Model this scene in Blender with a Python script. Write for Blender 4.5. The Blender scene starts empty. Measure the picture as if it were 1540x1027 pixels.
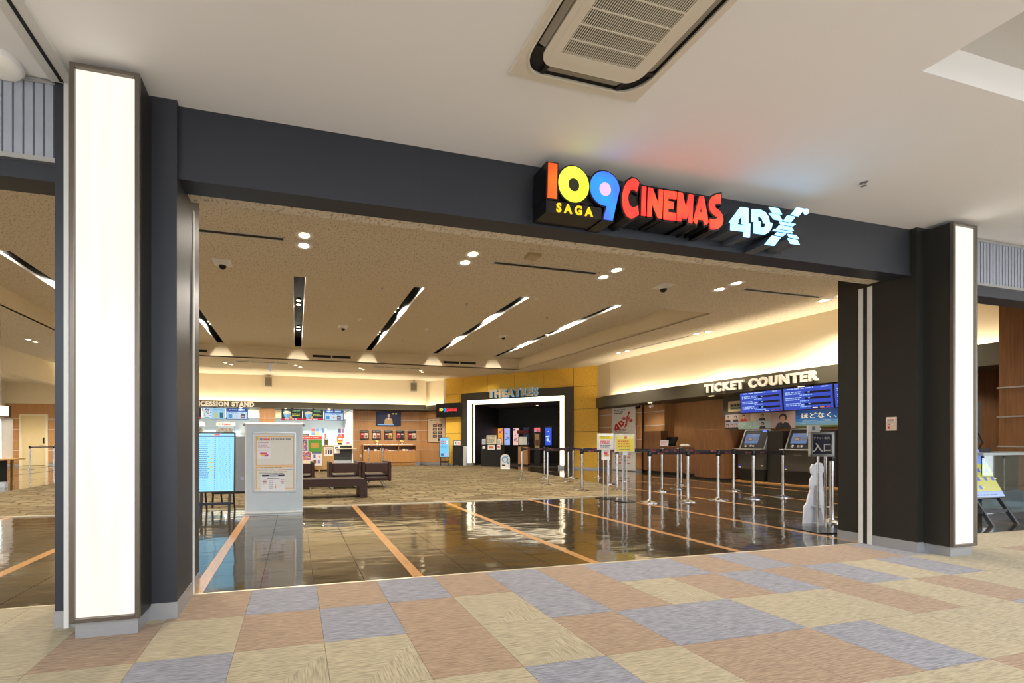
import bpy, bmesh, math, random
from mathutils import Vector, Matrix
from mathutils.geometry import tessellate_polygon
random.seed(7)
SC = bpy.context.scene
COL = SC.collection
PI = math.pi

# ------------------------------------------------------------------ camera, world, exposure
D_ = 143.0
F_PX = math.sqrt(D_ * (2817 - D_))
YAW = math.atan(D_ / F_PX)
CAMH = 1.175
cd = bpy.data.cameras.new('camera'); cam = bpy.data.objects.new('camera', cd); COL.objects.link(cam)
cd.sensor_fit = 'HORIZONTAL'; cd.sensor_width = 36.0; cd.lens = F_PX / 1540 * 36.0
cd.shift_x = (770 - 588) / 1540; cd.shift_y = (665 - 513.5) / 1540
cd.clip_start = 0.05; cd.clip_end = 200
cam.location = (0, 0, CAMH); cam.rotation_euler = (PI / 2, 0, -YAW)
SC.camera = cam
SC.view_settings.view_transform = 'Standard'; SC.view_settings.look = 'None'
SC.view_settings.gamma = 1.0; SC.view_settings.use_curve_mapping = False
SC.view_settings.exposure = 0.0
W = bpy.data.worlds.new('world'); SC.world = W; W.use_nodes = True
W.node_tree.nodes['Background'].inputs[0].default_value = (0.90, 0.95, 1.0, 1)
W.node_tree.nodes['Background'].inputs[1].default_value = 3.2

def area(name, loc, size, size_y, power, color, rot=(0, 0, 0), spread=PI):
    l = bpy.data.lights.new(name, 'AREA'); l.shape = 'RECTANGLE'; l.size = size; l.size_y = size_y
    l.energy = power; l.color = color; l.spread = spread
    o = bpy.data.objects.new(name, l); COL.objects.link(o); o.location = loc; o.rotation_euler = rot
    return o
WARM = (1.0, 0.92, 0.79)
NEUT = (0.86, 0.94, 1.0)
# unseen lamps added over the corridor behind the camera to light the mall
for mx in (-4.5, 0.5, 5.5, 10.5):
    for my in (-1.6, -5.6):
        area('mall_fill_lamp', (mx, my, 3.44), 1.6, 1.6, 185, NEUT)
area('coffer_lamp', (7.2, -2.2, 3.64), 4.0, 4.0, 150, NEUT)

# ------------------------------------------------------------------ materials
def lin(c):
    out = []
    for v in c[:3]:
        v = v / 255.0
        out.append(v / 12.92 if v <= 0.04045 else ((v + 0.055) / 1.055) ** 2.4)
    return (out[0], out[1], out[2], 1.0)
MATS = {}
def N(nt, typ, x=0, y=0, **kw):
    n = nt.nodes.new(typ); n.location = (x, y)
    for k, v in kw.items(): setattr(n, k, v)
    return n
def mat(name, col, rough=0.5, metal=0.0, var=0.06, scale=6.0, stretch=(1, 1, 1), bump=0.0, bscale=None, emit=0.0,
        ecol=None, spec=0.5, coat=0.0, coord='Object', detail=3.0, aniso=None, alpha=None, trans=0.0, ior=1.5):
    if name in MATS: return MATS[name]
    m = bpy.data.materials.new(name); m.use_nodes = True; MATS[name] = m
    nt = m.node_tree; p = nt.nodes['Principled BSDF']
    c = lin(col)
    p.inputs['Roughness'].default_value = rough; p.inputs['Metallic'].default_value = metal
    p.inputs['Specular IOR Level'].default_value = spec; p.inputs['Coat Weight'].default_value = coat
    p.inputs['Coat Roughness'].default_value = 0.05
    p.inputs['IOR'].default_value = ior
    p.inputs['Transmission Weight'].default_value = trans
    tc = N(nt, 'ShaderNodeTexCoord', -900); mp = N(nt, 'ShaderNodeMapping', -720)
    mp.inputs['Scale'].default_value = stretch
    nt.links.new(tc.outputs[coord], mp.inputs['Vector'])
    nz = N(nt, 'ShaderNodeTexNoise', -540); nz.inputs['Scale'].default_value = scale; nz.inputs['Detail'].default_value = detail
    nt.links.new(mp.outputs[0], nz.inputs['Vector'])
    r = N(nt, 'ShaderNodeValToRGB', -340)
    r.color_ramp.elements[0].position = 0.3; r.color_ramp.elements[1].position = 0.7
    r.color_ramp.elements[0].color = tuple(v * (1 - var) for v in c[:3]) + (1,)
    r.color_ramp.elements[1].color = tuple(min(1, v * (1 + var)) for v in c[:3]) + (1,)
    nt.links.new(nz.outputs['Fac'], r.inputs['Fac'])
    nt.links.new(r.outputs[0], p.inputs['Base Color'])
    if bump:
        b = N(nt, 'ShaderNodeBump', -200, -300); b.inputs['Strength'].default_value = bump; b.inputs['Distance'].default_value = 0.01
        nb = nz
        if bscale:
            nb = N(nt, 'ShaderNodeTexNoise', -540, -300); nb.inputs['Scale'].default_value = bscale; nb.inputs['Detail'].default_value = 4
            nt.links.new(mp.outputs[0], nb.inputs['Vector'])
        nt.links.new(nb.outputs['Fac'], b.inputs['Height']); nt.links.new(b.outputs[0], p.inputs['Normal'])
    if emit:
        p.inputs['Emission Color'].default_value = lin(ecol or col); p.inputs['Emission Strength'].default_value = emit
    return m
def ink(c, glow=0.0):
    """flat printed colour (or lit screen colour when glow > 0)"""
    k = 'print_%d_%d_%d_%d' % (c[0], c[1], c[2], int(glow * 100))
    if k in MATS: return MATS[k]
    m = mat(k, c if not glow else tuple(v * 0.3 for v in c), rough=0.45 if not glow else 0.25, var=0.02, scale=20)
    if glow:
        p = m.node_tree.nodes['Principled BSDF']
        p.inputs['Emission Color'].default_value = lin(c); p.inputs['Emission Strength'].default_value = glow
    return m

def carpet_mat(name, c1, c2, mitre=False):
    m = bpy.data.materials.new(name); m.use_nodes = True; nt = m.node_tree; p = nt.nodes['Principled BSDF']
    p.inputs['Roughness'].default_value = 0.95; p.inputs['Specular IOR Level'].default_value = 0.1
    p.inputs['Sheen Weight'].default_value = 0.15
    tc = N(nt, 'ShaderNodeTexCoord', -1300); oi = N(nt, 'ShaderNodeObjectInfo', -1300, -300)
    add = N(nt, 'ShaderNodeVectorMath', -1120, operation='ADD')
    nt.links.new(tc.outputs['Object'], add.inputs[0])
    sc = N(nt, 'ShaderNodeVectorMath', -1300, -500, operation='SCALE'); sc.inputs['Scale'].default_value = 7.0
    nt.links.new(oi.outputs['Location'], sc.inputs[0]); nt.links.new(sc.outputs[0], add.inputs[1])
    def streak(stretch):
        mp = N(nt, 'ShaderNodeMapping', -900); mp.inputs['Scale'].default_value = stretch
        nt.links.new(add.outputs[0], mp.inputs['Vector'])
        nz = N(nt, 'ShaderNodeTexNoise', -700); nz.inputs['Scale'].default_value = 1.0; nz.inputs['Detail'].default_value = 2.5
        nt.links.new(mp.outputs[0], nz.inputs['Vector']); return nz.outputs['Fac']
    a = streak((9, 150, 9))
    if mitre:
        bb = streak((150, 9, 9))
        sx = N(nt, 'ShaderNodeSeparateXYZ', -900, -400); nt.links.new(tc.outputs['Object'], sx.inputs[0])
        gt = N(nt, 'ShaderNodeMath', -700, -400, operation='SUBTRACT'); nt.links.new(sx.outputs['X'], gt.inputs[0]); nt.links.new(sx.outputs['Y'], gt.inputs[1])
        st = N(nt, 'ShaderNodeMath', -560, -400, operation='GREATER_THAN'); nt.links.new(gt.outputs[0], st.inputs[0]); st.inputs[1].default_value = 0.12
        mx = N(nt, 'ShaderNodeMix', -400); nt.links.new(st.outputs[0], mx.inputs[0]); nt.links.new(a, mx.inputs[2]); nt.links.new(bb, mx.inputs[3])
        a = mx.outputs[0]
    r = N(nt, 'ShaderNodeValToRGB', -250); r.color_ramp.elements[0].position = 0.36; r.color_ramp.elements[1].position = 0.62
    r.color_ramp.elements[0].color = lin(c1); r.color_ramp.elements[1].color = lin(c2)
    nt.links.new(a, r.inputs['Fac']); nt.links.new(r.outputs[0], p.inputs['Base Color'])
    b = N(nt, 'ShaderNodeBump', -200, -300); b.inputs['Strength'].default_value = 0.35; b.inputs['Distance'].default_value = 0.004
    nt.links.new(a, b.inputs['Height']); nt.links.new(b.outputs[0], p.inputs['Normal'])
    return m

def speck_mat(name, col, dark, scale=28.0):
    m = bpy.data.materials.new(name); m.use_nodes = True; nt = m.node_tree; p = nt.nodes['Principled BSDF']
    p.inputs['Roughness'].default_value = 0.9; p.inputs['Specular IOR Level'].default_value = 0.1
    tc = N(nt, 'ShaderNodeTexCoord', -900); mp = N(nt, 'ShaderNodeMapping', -700); mp.inputs['Scale'].default_value = (1.0, 0.5, 1.0)
    mp.inputs['Rotation'].default_value = (0, 0, 0.5)
    nt.links.new(tc.outputs['Object'], mp.inputs['Vector'])
    nz = N(nt, 'ShaderNodeTexNoise', -500); nz.inputs['Scale'].default_value = scale; nz.inputs['Detail'].default_value = 4; nz.inputs['Roughness'].default_value = 0.6
    nt.links.new(mp.outputs[0], nz.inputs['Vector'])
    r = N(nt, 'ShaderNodeValToRGB', -300); r.color_ramp.elements[0].position = 0.38; r.color_ramp.elements[1].position = 0.47
    r.color_ramp.elements[0].color = lin(dark); r.color_ramp.elements[1].color = lin(col)
    nt.links.new(nz.outputs['Fac'], r.inputs['Fac']); nt.links.new(r.outputs[0], p.inputs['Base Color'])
    return m

def gloss_floor(name, c1, c2, rough=0.09):
    m = bpy.data.materials.new(name); m.use_nodes = True; nt = m.node_tree; p = nt.nodes['Principled BSDF']
    p.inputs['Roughness'].default_value = rough; p.inputs['IOR'].default_value = 1.75
    p.inputs['Coat Weight'].default_value = 0.3; p.inputs['Coat Roughness'].default_value = 0.03
    g = N(nt, 'ShaderNodeNewGeometry', -1000); mp = N(nt, 'ShaderNodeMapping', -800); mp.inputs['Scale'].default_value = (1.0, 1.0, 1.0)
    nt.links.new(g.outputs['Position'], mp.inputs['Vector'])
    n1 = N(nt, 'ShaderNodeTexNoise', -600); n1.inputs['Scale'].default_value = 1.6; n1.inputs['Detail'].default_value = 6; n1.inputs['Roughness'].default_value = 0.7
    nt.links.new(mp.outputs[0], n1.inputs['Vector'])
    r = N(nt, 'ShaderNodeValToRGB', -350); r.color_ramp.elements[0].position = 0.32; r.color_ramp.elements[1].position = 0.7
    r.color_ramp.elements[0].color = lin(c1); r.color_ramp.elements[1].color = lin(c2)
    nt.links.new(n1.outputs['Fac'], r.inputs['Fac']); nt.links.new(r.outputs[0], p.inputs['Base Color'])
    mp2 = N(nt, 'ShaderNodeMapping', -800, -400); mp2.inputs['Scale'].default_value = (1.0, 2.2, 1.0)
    nt.links.new(g.outputs['Position'], mp2.inputs['Vector'])
    n2 = N(nt, 'ShaderNodeTexNoise', -600, -400); n2.inputs['Scale'].default_value = 1.7; n2.inputs['Detail'].default_value = 2
    nt.links.new(mp2.outputs[0], n2.inputs['Vector'])
    b = N(nt, 'ShaderNodeBump', -200, -300); b.inputs['Strength'].default_value = 0.10; b.inputs['Distance'].default_value = 0.05
    nt.links.new(n2.outputs['Fac'], b.inputs['Height']); nt.links.new(b.outputs[0], p.inputs['Normal'])
    nt.links.new(b.outputs[0], p.inputs['Coat Normal'])
    return m

def lobby_carpet_mat(name):
    m = bpy.data.materials.new(name); m.use_nodes = True; nt = m.node_tree; p = nt.nodes['Principled BSDF']
    p.inputs['Roughness'].default_value = 0.95; p.inputs['Specular IOR Level'].default_value = 0.1
    g = N(nt, 'ShaderNodeNewGeometry', -1200)
    nz = N(nt, 'ShaderNodeTexNoise', -1000, -200); nz.inputs['Scale'].default_value = 3.0
    nt.links.new(g.outputs['Position'], nz.inputs['Vector'])
    mixv = N(nt, 'ShaderNodeMix', -820, data_type='VECTOR'); mixv.inputs[0].default_value = 0.3
    nt.links.new(g.outputs['Position'], mixv.inputs[4]); nt.links.new(nz.outputs['Color'], mixv.inputs[5])
    br = N(nt, 'ShaderNodeTexBrick', -620); br.inputs['Scale'].default_value = 1.0
    br.inputs['Brick Width'].default_value = 0.40; br.inputs['Row Height'].default_value = 0.19; br.inputs['Mortar Size'].default_value = 0.02
    br.inputs['Mortar Smooth'].default_value = 0.5; br.inputs['Bias'].default_value = 0.0
    br.inputs['Color1'].default_value = lin((128, 113, 86)); br.inputs['Color2'].default_value = lin((102, 88, 64)); br.inputs['Mortar'].default_value = lin((78, 66, 46))
    nt.links.new(mixv.outputs[1], br.inputs['Vector'])
    n2 = N(nt, 'ShaderNodeTexNoise', -620, -400); n2.inputs['Scale'].default_value = 15; n2.inputs['Detail'].default_value = 3
    nt.links.new(g.outputs['Position'], n2.inputs['Vector'])
    r2 = N(nt, 'ShaderNodeValToRGB', -420, -400); r2.color_ramp.elements[0].color = (0.6, 0.6, 0.6, 1); r2.color_ramp.elements[1].color = (1.22, 1.22, 1.22, 1)
    nt.links.new(n2.outputs['Fac'], r2.inputs['Fac'])
    mm = N(nt, 'ShaderNodeMix', -250, data_type='RGBA', blend_type='MULTIPLY'); mm.inputs[0].default_value = 1.0
    nt.links.new(br.outputs['Color'], mm.inputs[6]); nt.links.new(r2.outputs[0], mm.inputs[7])
    nt.links.new(mm.outputs[2], p.inputs['Base Color'])
    b = N(nt, 'ShaderNodeBump', -200, -300); b.inputs['Strength'].default_value = 0.5; b.inputs['Distance'].default_value = 0.01
    nt.links.new(n2.outputs['Fac'], b.inputs['Height']); nt.links.new(b.outputs[0], p.inputs['Normal'])
    return m

M = {}
M['mall_white'] = mat('mall_ceiling_white', (240, 239, 237), 0.85, var=0.01, scale=1.0, spec=0.1)
M['coffer'] = mat('coffer_grey_paint', (205, 203, 198), 0.85, var=0.01, spec=0.1)
M['charcoal'] = mat('charcoal_steel', (49, 52, 59), 0.42, 0.25, var=0.05, scale=40, stretch=(30, 30, 0.3), bump=0.03)
M['charcoal_dark'] = mat('dark_brown_steel', (38, 36, 31), 0.45, 0.2, var=0.05, scale=40, stretch=(30, 30, 0.3))
M['stainless'] = mat('stainless_steel', (168, 169, 173), 0.34, 0.55, var=0.08, scale=30, stretch=(0.4, 0.4, 40), bump=0.02)
M['chrome'] = mat('polished_chrome', (205, 205, 206), 0.16, 1.0, var=0.03)
M['alu'] = mat('satin_aluminium', (188, 188, 188), 0.35, 0.85, var=0.04)
M['alu_white'] = mat('white_painted_rail', (214, 212, 206), 0.45, 0.1, var=0.02)
M['bezel'] = mat('lightbox_bezel_metal', (112, 104, 94), 0.35, 0.7, var=0.04)
M['speck'] = speck_mat('speckled_acoustic_board', (222, 210, 188), (174, 159, 132), 48.0)
M['cream'] = mat('cream_wall_paint', (232, 217, 186), 0.85, var=0.015, scale=1.5, spec=0.1)
M['plaster'] = mat('cream_ceiling_plaster', (224, 210, 182), 0.9, var=0.02, scale=2.0, spec=0.1)
M['wood'] = mat('brown_wood_veneer', (184, 134, 84), 0.42, var=0.16, scale=3.0, stretch=(14, 14, 0.5), detail=5, bump=0.02)
M['wood_dark'] = mat('dark_walnut_and_shaded_wood', (116, 76, 42), 0.4, var=0.28, scale=3.0, stretch=(16, 16, 0.5), detail=5, bump=0.02)  # walnut pieces, and the pier with its shade painted in
M['wood_light'] = mat('light_oak_veneer', (178, 126, 66), 0.42, var=0.12, scale=3.0, stretch=(12, 12, 0.5), detail=5, bump=0.02)
M['oak'] = mat('pale_oak', (196, 156, 98), 0.5, var=0.1, scale=3.0, stretch=(10, 10, 0.6), detail=5)
M['band'] = mat('grey_brown_band_paint', (84, 78, 62), 0.6, var=0.03)
M['yellow'] = mat('gold_textured_panel', (238, 186, 64), 0.55, var=0.22, scale=26, detail=4, bump=0.15)
M['joint'] = mat('panel_joint_backing', (96, 70, 20), 0.8)
M['black'] = mat('matte_black_paint', (18, 17, 16), 0.6, var=0.1)
M['gloss_black'] = mat('gloss_black_plastic', (14, 14, 16), 0.22, var=0.1)
M['dark_room'] = mat('theatre_dark_paint', (30, 28, 27), 0.55, var=0.1)
M['white_plastic'] = mat('white_plastic', (232, 230, 225), 0.4, var=0.02)
M['paper'] = mat('white_paper', (236, 234, 228), 0.7, var=0.02)
M['leather'] = mat('dark_brown_leather', (52, 31, 22), 0.45, var=0.18, scale=14, bump=0.12, bscale=120, spec=0.25)
M['lobby_tile'] = gloss_floor('polished_dark_vinyl_tile', (50, 42, 30), (72, 62, 46))
M['tile_bed'] = mat('tile_joint_grey', (38, 33, 25), 0.6)
M['strip'] = mat('orange_wood_inlay_strip', (172, 126, 80), 0.16, var=0.14, scale=5, stretch=(20, 1, 1), spec=0.6)
M['lobby_carpet'] = lobby_carpet_mat('beige_block_pattern_carpet')
M['carpet_edge'] = mat('pale_metal_edge_strip', (190, 176, 148), 0.4, 0.5)
M['glass'] = mat('clear_greenish_glass', (214, 232, 224), 0.03, var=0.0, trans=0.95, ior=1.45)
M['acrylic'] = mat('clear_acrylic', (235, 240, 242), 0.05, var=0.0, trans=0.95, ior=1.45)
M['rubber'] = mat('black_rubber', (22, 22, 22), 0.8)
CARPET = {'B': carpet_mat('blue_grey_carpet', (103, 101, 108), (138, 135, 140)),
          'R': carpet_mat('tan_brown_carpet', (122, 98, 77), (153, 127, 101)),
          'C': carpet_mat('cream_carpet', (134, 121, 96), (166, 151, 121)),
          'c': carpet_mat('cream_mitred_carpet', (130, 118, 94), (166, 151, 121), True)}

# ------------------------------------------------------------------ mesh helpers
class MB:
    def __init__(self): self.v = []; self.f = []; self.m = []; self.mats = []; self.sm = []
    def mi(self, m):
        if m not in self.mats: self.mats.append(m)
        return self.mats.index(m)
    def add(self, vs, fs, m, smooth=False):
        o = len(self.v); k = self.mi(m)
        self.v += [tuple(p) for p in vs]
        for f in fs: self.f.append([o + i for i in f]); self.m.append(k); self.sm.append(smooth)
        return self
    def box(self, x0, y0, z0, x1, y1, z1, m):
        vs = [(x0, y0, z0), (x1, y0, z0), (x1, y1, z0), (x0, y1, z0), (x0, y0, z1), (x1, y0, z1), (x1, y1, z1), (x0, y1, z1)]
        return self.add(vs, [(0, 3, 2, 1), (4, 5, 6, 7), (0, 1, 5, 4), (1, 2, 6, 5), (2, 3, 7, 6), (3, 0, 4, 7)], m)
    def quad(self, a, b, c, d, m): return self.add([a, b, c, d], [(0, 1, 2, 3)], m)
    def hexa(self, p, m):  # 8 points: bottom 4 ccw, top 4
        return self.add(p, [(0, 3, 2, 1), (4, 5, 6, 7), (0, 1, 5, 4), (1, 2, 6, 5), (2, 3, 7, 6), (3, 0, 4, 7)], m)
    def prism(self, outer, y0, y1, m, holes=(), side=None, plane='xz'):
        """polygon extruded; plane xz: extruded along y (y0 = front, towards the viewer)"""
        loops = [list(outer)] + [list(h) for h in holes]
        flat = [p for l in loops for p in l]
        tris = tessellate_polygon([[Vector((p[0], p[1], 0)) for p in l] for l in loops])
        n = len(flat)
        P = (lambda a, b, c: (a, c, b)) if plane == 'xz' else ((lambda a, b, c: (a, b, c)) if plane == 'xy' else (lambda a, b, c: (c, a, b)))
        vs = [P(p[0], p[1], y0) for p in flat] + [P(p[0], p[1], y1) for p in flat]
        def area2(t): 
            a, b, c = (flat[i] for i in t); return (b[0]-a[0])*(c[1]-a[1]) - (c[0]-a[0])*(b[1]-a[1])
        T = [t if area2(t) > 0 else (t[0], t[2], t[1]) for t in tris]
        self.add(vs, [tuple(t) for t in T] + [(t[0] + n, t[2] + n, t[1] + n) for t in T], m)
        o = 0; S = []
        for l in loops:
            k = len(l)
            for i in range(k): S.append((o + i, o + (i + 1) % k, n + o + (i + 1) % k, n + o + i))
            o += k
        self.add(vs, S, side or m)
        return self
    def cyl(self, a, b, r, m, seg=14, r2=None, caps=True):
        a = Vector(a); b = Vector(b); d = (b - a).normalized(); r2 = r if r2 is None else r2
        up = Vector((0, 0, 1)) if abs(d.z) < 0.95 else Vector((1, 0, 0))
        x = d.cross(up).normalized(); y = d.cross(x)
        vs = []
        for i in range(seg):
            t = 2 * PI * i / seg; vs.append(a + (x * math.cos(t) + y * math.sin(t)) * r)
        for i in range(seg):
            t = 2 * PI * i / seg; vs.append(b + (x * math.cos(t) + y * math.sin(t)) * r2)
        self.add(vs, [(i, seg + i, seg + (i + 1) % seg, (i + 1) % seg) for i in range(seg)], m, True)
        if caps: self.add(vs, [tuple(range(seg)), tuple(range(2 * seg - 1, seg - 1, -1))], m)
        return self
    def lathe(self, prof, m, seg=24, c=(0, 0, 0)):
        vs = []; fs = []
        for (r, z) in prof:
            for i in range(seg):
                t = 2 * PI * i / seg; vs.append((c[0] + r * math.cos(t), c[1] + r * math.sin(t), c[2] + z))
        for k in range(len(prof) - 1):
            for i in range(seg):
                fs.append((k * seg + i, k * seg + (i + 1) % seg, (k + 1) * seg + (i + 1) % seg, (k + 1) * seg + i))
        return self.add(vs, fs, m, True)
    def tube(self, pts, r, m, seg=8):
        for a, b in zip(pts, pts[1:]): self.cyl(a, b, r, m, seg)
        return self
    def sphere(self, c, r, m, seg=12, rings=8, sz=1.0):
        prof = [(max(1e-4, r * math.sin(PI * k / rings)), -r * sz * math.cos(PI * k / rings)) for k in range(rings + 1)]
        return self.lathe(prof, m, seg, c)
    def mesh(self, name):
        me = bpy.data.meshes.new(name); me.from_pydata(self.v, [], self.f)
        for m in self.mats: me.materials.append(m)
        me.polygons.foreach_set('material_index', self.m)
        me.polygons.foreach_set('use_smooth', self.sm)
        me.validate(); me.update()
        if any(self.sm): me.set_sharp_from_angle(angle=0.7)
        return me
    def build(self, name, parent=None, loc=(0, 0, 0), rot=(0, 0, 0), bevel=0.0):
        o = bpy.data.objects.new(name, self.mesh(name)); COL.objects.link(o)
        o.location = loc; o.rotation_euler = rot
        if parent: o.parent = parent
        if bevel:
            b = o.modifiers.new('edge', 'BEVEL'); b.width = bevel; b.segments = 2; b.limit_method = 'ANGLE'; b.angle_limit = 0.6
        return o
def box(name, parent, b, m, bevel=0.0, loc=(0, 0, 0), rot=(0, 0, 0)):
    return MB().box(*b, m).build(name, parent, loc, rot, bevel)
def tag(o, label, cat, group=None):
    o['label'] = label; o['category'] = cat
    if group: o['group'] = group
    return o
def thing(name, label, cat, loc=(0, 0, 0), rotz=0.0, group=None, tilt=0.0):
    o = bpy.data.objects.new(name, None); COL.objects.link(o); o.empty_display_size = 0.1
    o.location = loc; o.rotation_euler = (tilt, 0, rotz)
    return tag(o, label, cat, group)
def struct(name, loc=(0, 0, 0), rotz=0.0, label=None):
    o = bpy.data.objects.new(name, None); COL.objects.link(o); o['kind'] = 'structure'; o.empty_display_size = 0.1
    o.location = loc; o.rotation_euler = (0, 0, rotz)
    if label: o['label'] = label
    return o
def child(name, me, parent, loc=(0, 0, 0), rot=(0, 0, 0)):
    o = bpy.data.objects.new(name, me); COL.objects.link(o); o.parent = parent; o.location = loc; o.rotation_euler = rot
    return o
def dup(root, loc=None, rotz=None, label=None, group=None):
    r = root.copy(); COL.objects.link(r)
    if loc is not None: r.location = loc
    if rotz is not None: r.rotation_euler = (root.rotation_euler[0], 0, rotz)
    if label: r['label'] = label
    if group: r['group'] = group
    for ch in list(root.children):
        c = ch.copy(); COL.objects.link(c); c.parent = r
        for g in list(ch.children):
            d = g.copy(); COL.objects.link(d); d.parent = c
    return r
def text_mb(s, size, depth=0.002, offset=0.0, m=None, align='CENTER', spacing=1.0, sx=1.0, shear=0.0):
    """text standing in the local xz plane, front facing -y, baseline z = 0"""
    cu = bpy.data.curves.new('lettering', 'FONT'); cu.body = s; cu.size = size; cu.extrude = depth / 2; cu.offset = offset
    cu.align_x = align; cu.space_character = spacing; cu.resolution_u = 3; cu.shear = shear
    o = bpy.data.objects.new('lettering', cu); COL.objects.link(o)
    dg = bpy.context.evaluated_depsgraph_get()
    me = bpy.data.meshes.new_from_object(o.evaluated_get(dg))
    bpy.data.objects.remove(o); bpy.data.curves.remove(cu)
    for v in me.vertices: v.co = Vector((v.co.x * sx, -v.co.z - depth / 2, v.co.y))
    me.materials.clear(); me.materials.append(m)
    return me
def letters(s, size, depth, offset, m, parent, loc=(0, 0, 0), name='letter', spacing=1.0, sx=1.0, rot=(0, 0, 0)):
    """one child object for each letter"""
    me = text_mb(s, size, depth, offset, m, spacing=spacing, sx=sx)
    bm = bmesh.new(); bm.from_mesh(me); bmesh.ops.remove_doubles(bm, verts=bm.verts, dist=1e-5)
    seen = set(); groups = []
    for v in bm.verts:
        if v in seen: continue
        st = [v]; comp = set()
        while st:
            a = st.pop()
            if a in comp: continue
            comp.add(a)
            for e in a.link_edges: st.append(e.other_vert(a))
        seen |= comp; groups.append(comp)
    out = []
    for comp in sorted(groups, key=lambda c: min(v.co.x for v in c)):
        idx = {v: i for i, v in enumerate(comp)}
        fs = [[idx[v] for v in f.verts] for f in bm.faces if f.verts[0] in comp]
        nm = bpy.data.meshes.new(name); nm.from_pydata([tuple(v.co) for v in comp], [], fs); nm.materials.append(m); nm.update()
        out.append(child(name, nm, parent, loc, rot))
    bm.free(); bpy.data.meshes.remove(me)
    return out
def prints(name, parent, rects, y=0.0, glow=0.0, loc=(0, 0, 0), rot=(0, 0, 0)):
    """flat printed patches: (x0, z0, x1, z1, colour[, layer])"""
    mb = MB()
    for r in rects:
        ly = r[5] if len(r) > 5 else 1
        yy = y - 0.0015 * ly
        mb.quad((r[0], yy, r[1]), (r[2], yy, r[1]), (r[2], yy, r[3]), (r[0], yy, r[3]), ink(r[4], glow))
    o = mb.build(name, parent, loc, rot)
    if len(rects) > 3: o['kind'] = 'stuff'
    return o
def lines(x0, z0, x1, z1, n, col, rnd, fill=0.5, layer=2, gap=0.15):
    out = []; h = (z1 - z0) / n
    for i in range(n):
        a = z1 - (i + 1) * h + h * (1 - fill) / 2; x = x0
        end = x0 + (x1 - x0) * rnd.uniform(0.7, 1.0)
        while x < end:
            w = (x1 - x0) * rnd.uniform(0.06, 0.2)
            out.append((x, a, min(end, x + w), a + h * fill, col, layer)); x += w + (x1 - x0) * gap * rnd.uniform(0.1, 0.4)
    return out
# local frames of the two angled walls: s runs to the viewer's right along the wall, d goes into the wall
def frame(B, A):
    L = math.hypot(A[0] - B[0], A[1] - B[1]); u = ((A[0] - B[0]) / L, (A[1] - B[1]) / L); n = (-u[1], u[0])
    return (lambda s, d=0.0, z=0.0: (B[0] + u[0] * s + n[0] * d, B[1] + u[1] * s + n[1] * d, z)), math.atan2(u[1], u[0])
RW, RWZ = frame((12.42, 14.4), (12.85, 7.34))
DW, DWZ = frame((7.6, 20.46), (12.82, 15.39))
# ------------------------------------------------------------------ floors
CEIL = 3.46
fm = struct('floor_mall')
box('slab', fm, (-18, -16, -0.3, 24, 3.44, -0.012), mat('mall_underlay', (168, 156, 144), 0.95, var=0.05, spec=0.1))
GRID = {  # rows from the lobby threshold towards the mall, columns from i = -5
 0: {-5: 'C', -4: 'C', -3: 'C', -2: 'R', -1: 'B', 0: 'R', 1: 'B', 2: 'R', 3: 'B', 4: 'R', 5: 'B', 6: 'B', 7: 'R', 8: 'B', 9: 'R', 10: 'R', 11: 'R', 12: 'B', 13: 'B', 14: 'C', 15: 'C', 16: 'C', 17: 'C', 18: 'C'},
 1: {-5: 'c', -4: 'C', -3: 'R', -2: 'C', -1: 'R', 0: 'B', 1: 'R', 2: 'c', 3: 'B', 4: 'R', 5: 'c', 6: 'R', 7: 'B', 8: 'R', 9: 'B', 10: 'C', 11: 'B', 12: 'C', 13: 'c', 14: 'C', 15: 'R', 16: 'R', 17: 'C', 18: 'B'},
 2: {-5: 'B', -4: 'C', -3: 'C', -2: 'B', -1: 'c', 0: 'c', 1: 'R', 2: 'c', 3: 'R', 4: 'B', 5: 'B', 6: 'C', 7: 'c', 8: 'R', 9: 'C', 10: 'R', 11: 'C', 12: 'c', 13: 'C', 14: 'B', 15: 'C', 16: 'C'},
 3: {-5: 'R', -4: 'B', -3: 'c', -2: 'C', -1: 'C', 0: 'c', 1: 'C', 2: 'B', 3: 'C', 4: 'R', 5: 'R', 6: 'B', 7: 'C', 8: 'c', 9: 'C', 10: 'B', 11: 'R', 12: 'C'},
 4: {4: 'B', 5: 'C', 6: 'C', 7: 'R', 8: 'R', 9: 'c', 10: 'C'}}
tmesh = {}
for k in 'BRCc':
    b = MB(); h = 0.2498
    b.hexa([(-h, -h, -0.012), (h, -h, -0.012), (h, h, -0.012), (-h, h, -0.012), (-h + .001, -h + .001, 0), (h - .001, -h + .001, 0), (h - .001, h - .001, 0), (-h + .001, h - .001, 0)], CARPET[k])
    tmesh[k] = b.mesh('carpet_tile')
seq = 'CRBCcRCBRcC'
for j in range(0, 7):
    for i in range(-5, 20):
        k = GRID.get(j, {}).get(i, seq[(i * 5 + j * 3) % len(seq)])
        child('carpet_tile', tmesh[k], fm, (0.163 + 0.5 * i + 0.25, 3.44 - 0.5 * j - 0.25, 0))
fl = struct('floor_lobby')
box('slab', fl, (-15, 3.44, -0.3, 16, 27.5, -0.008), M['tile_bed'])
PIT = 1.803; TW = (PIT - 0.1) / 4
mbt = MB(); h = TW / 2 - 0.0012
mbt.hexa([(-h, -h, -0.008), (h, -h, -0.008), (h, h, -0.008), (-h, h, -0.008), (-h + .0015, -h + .0015, 0), (h - .0015, -h + .0015, 0), (h - .0015, h - .0015, 0), (-h + .0015, h - .0015, 0)], M['lobby_tile'])
tile = mbt.mesh('floor_tile')
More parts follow.
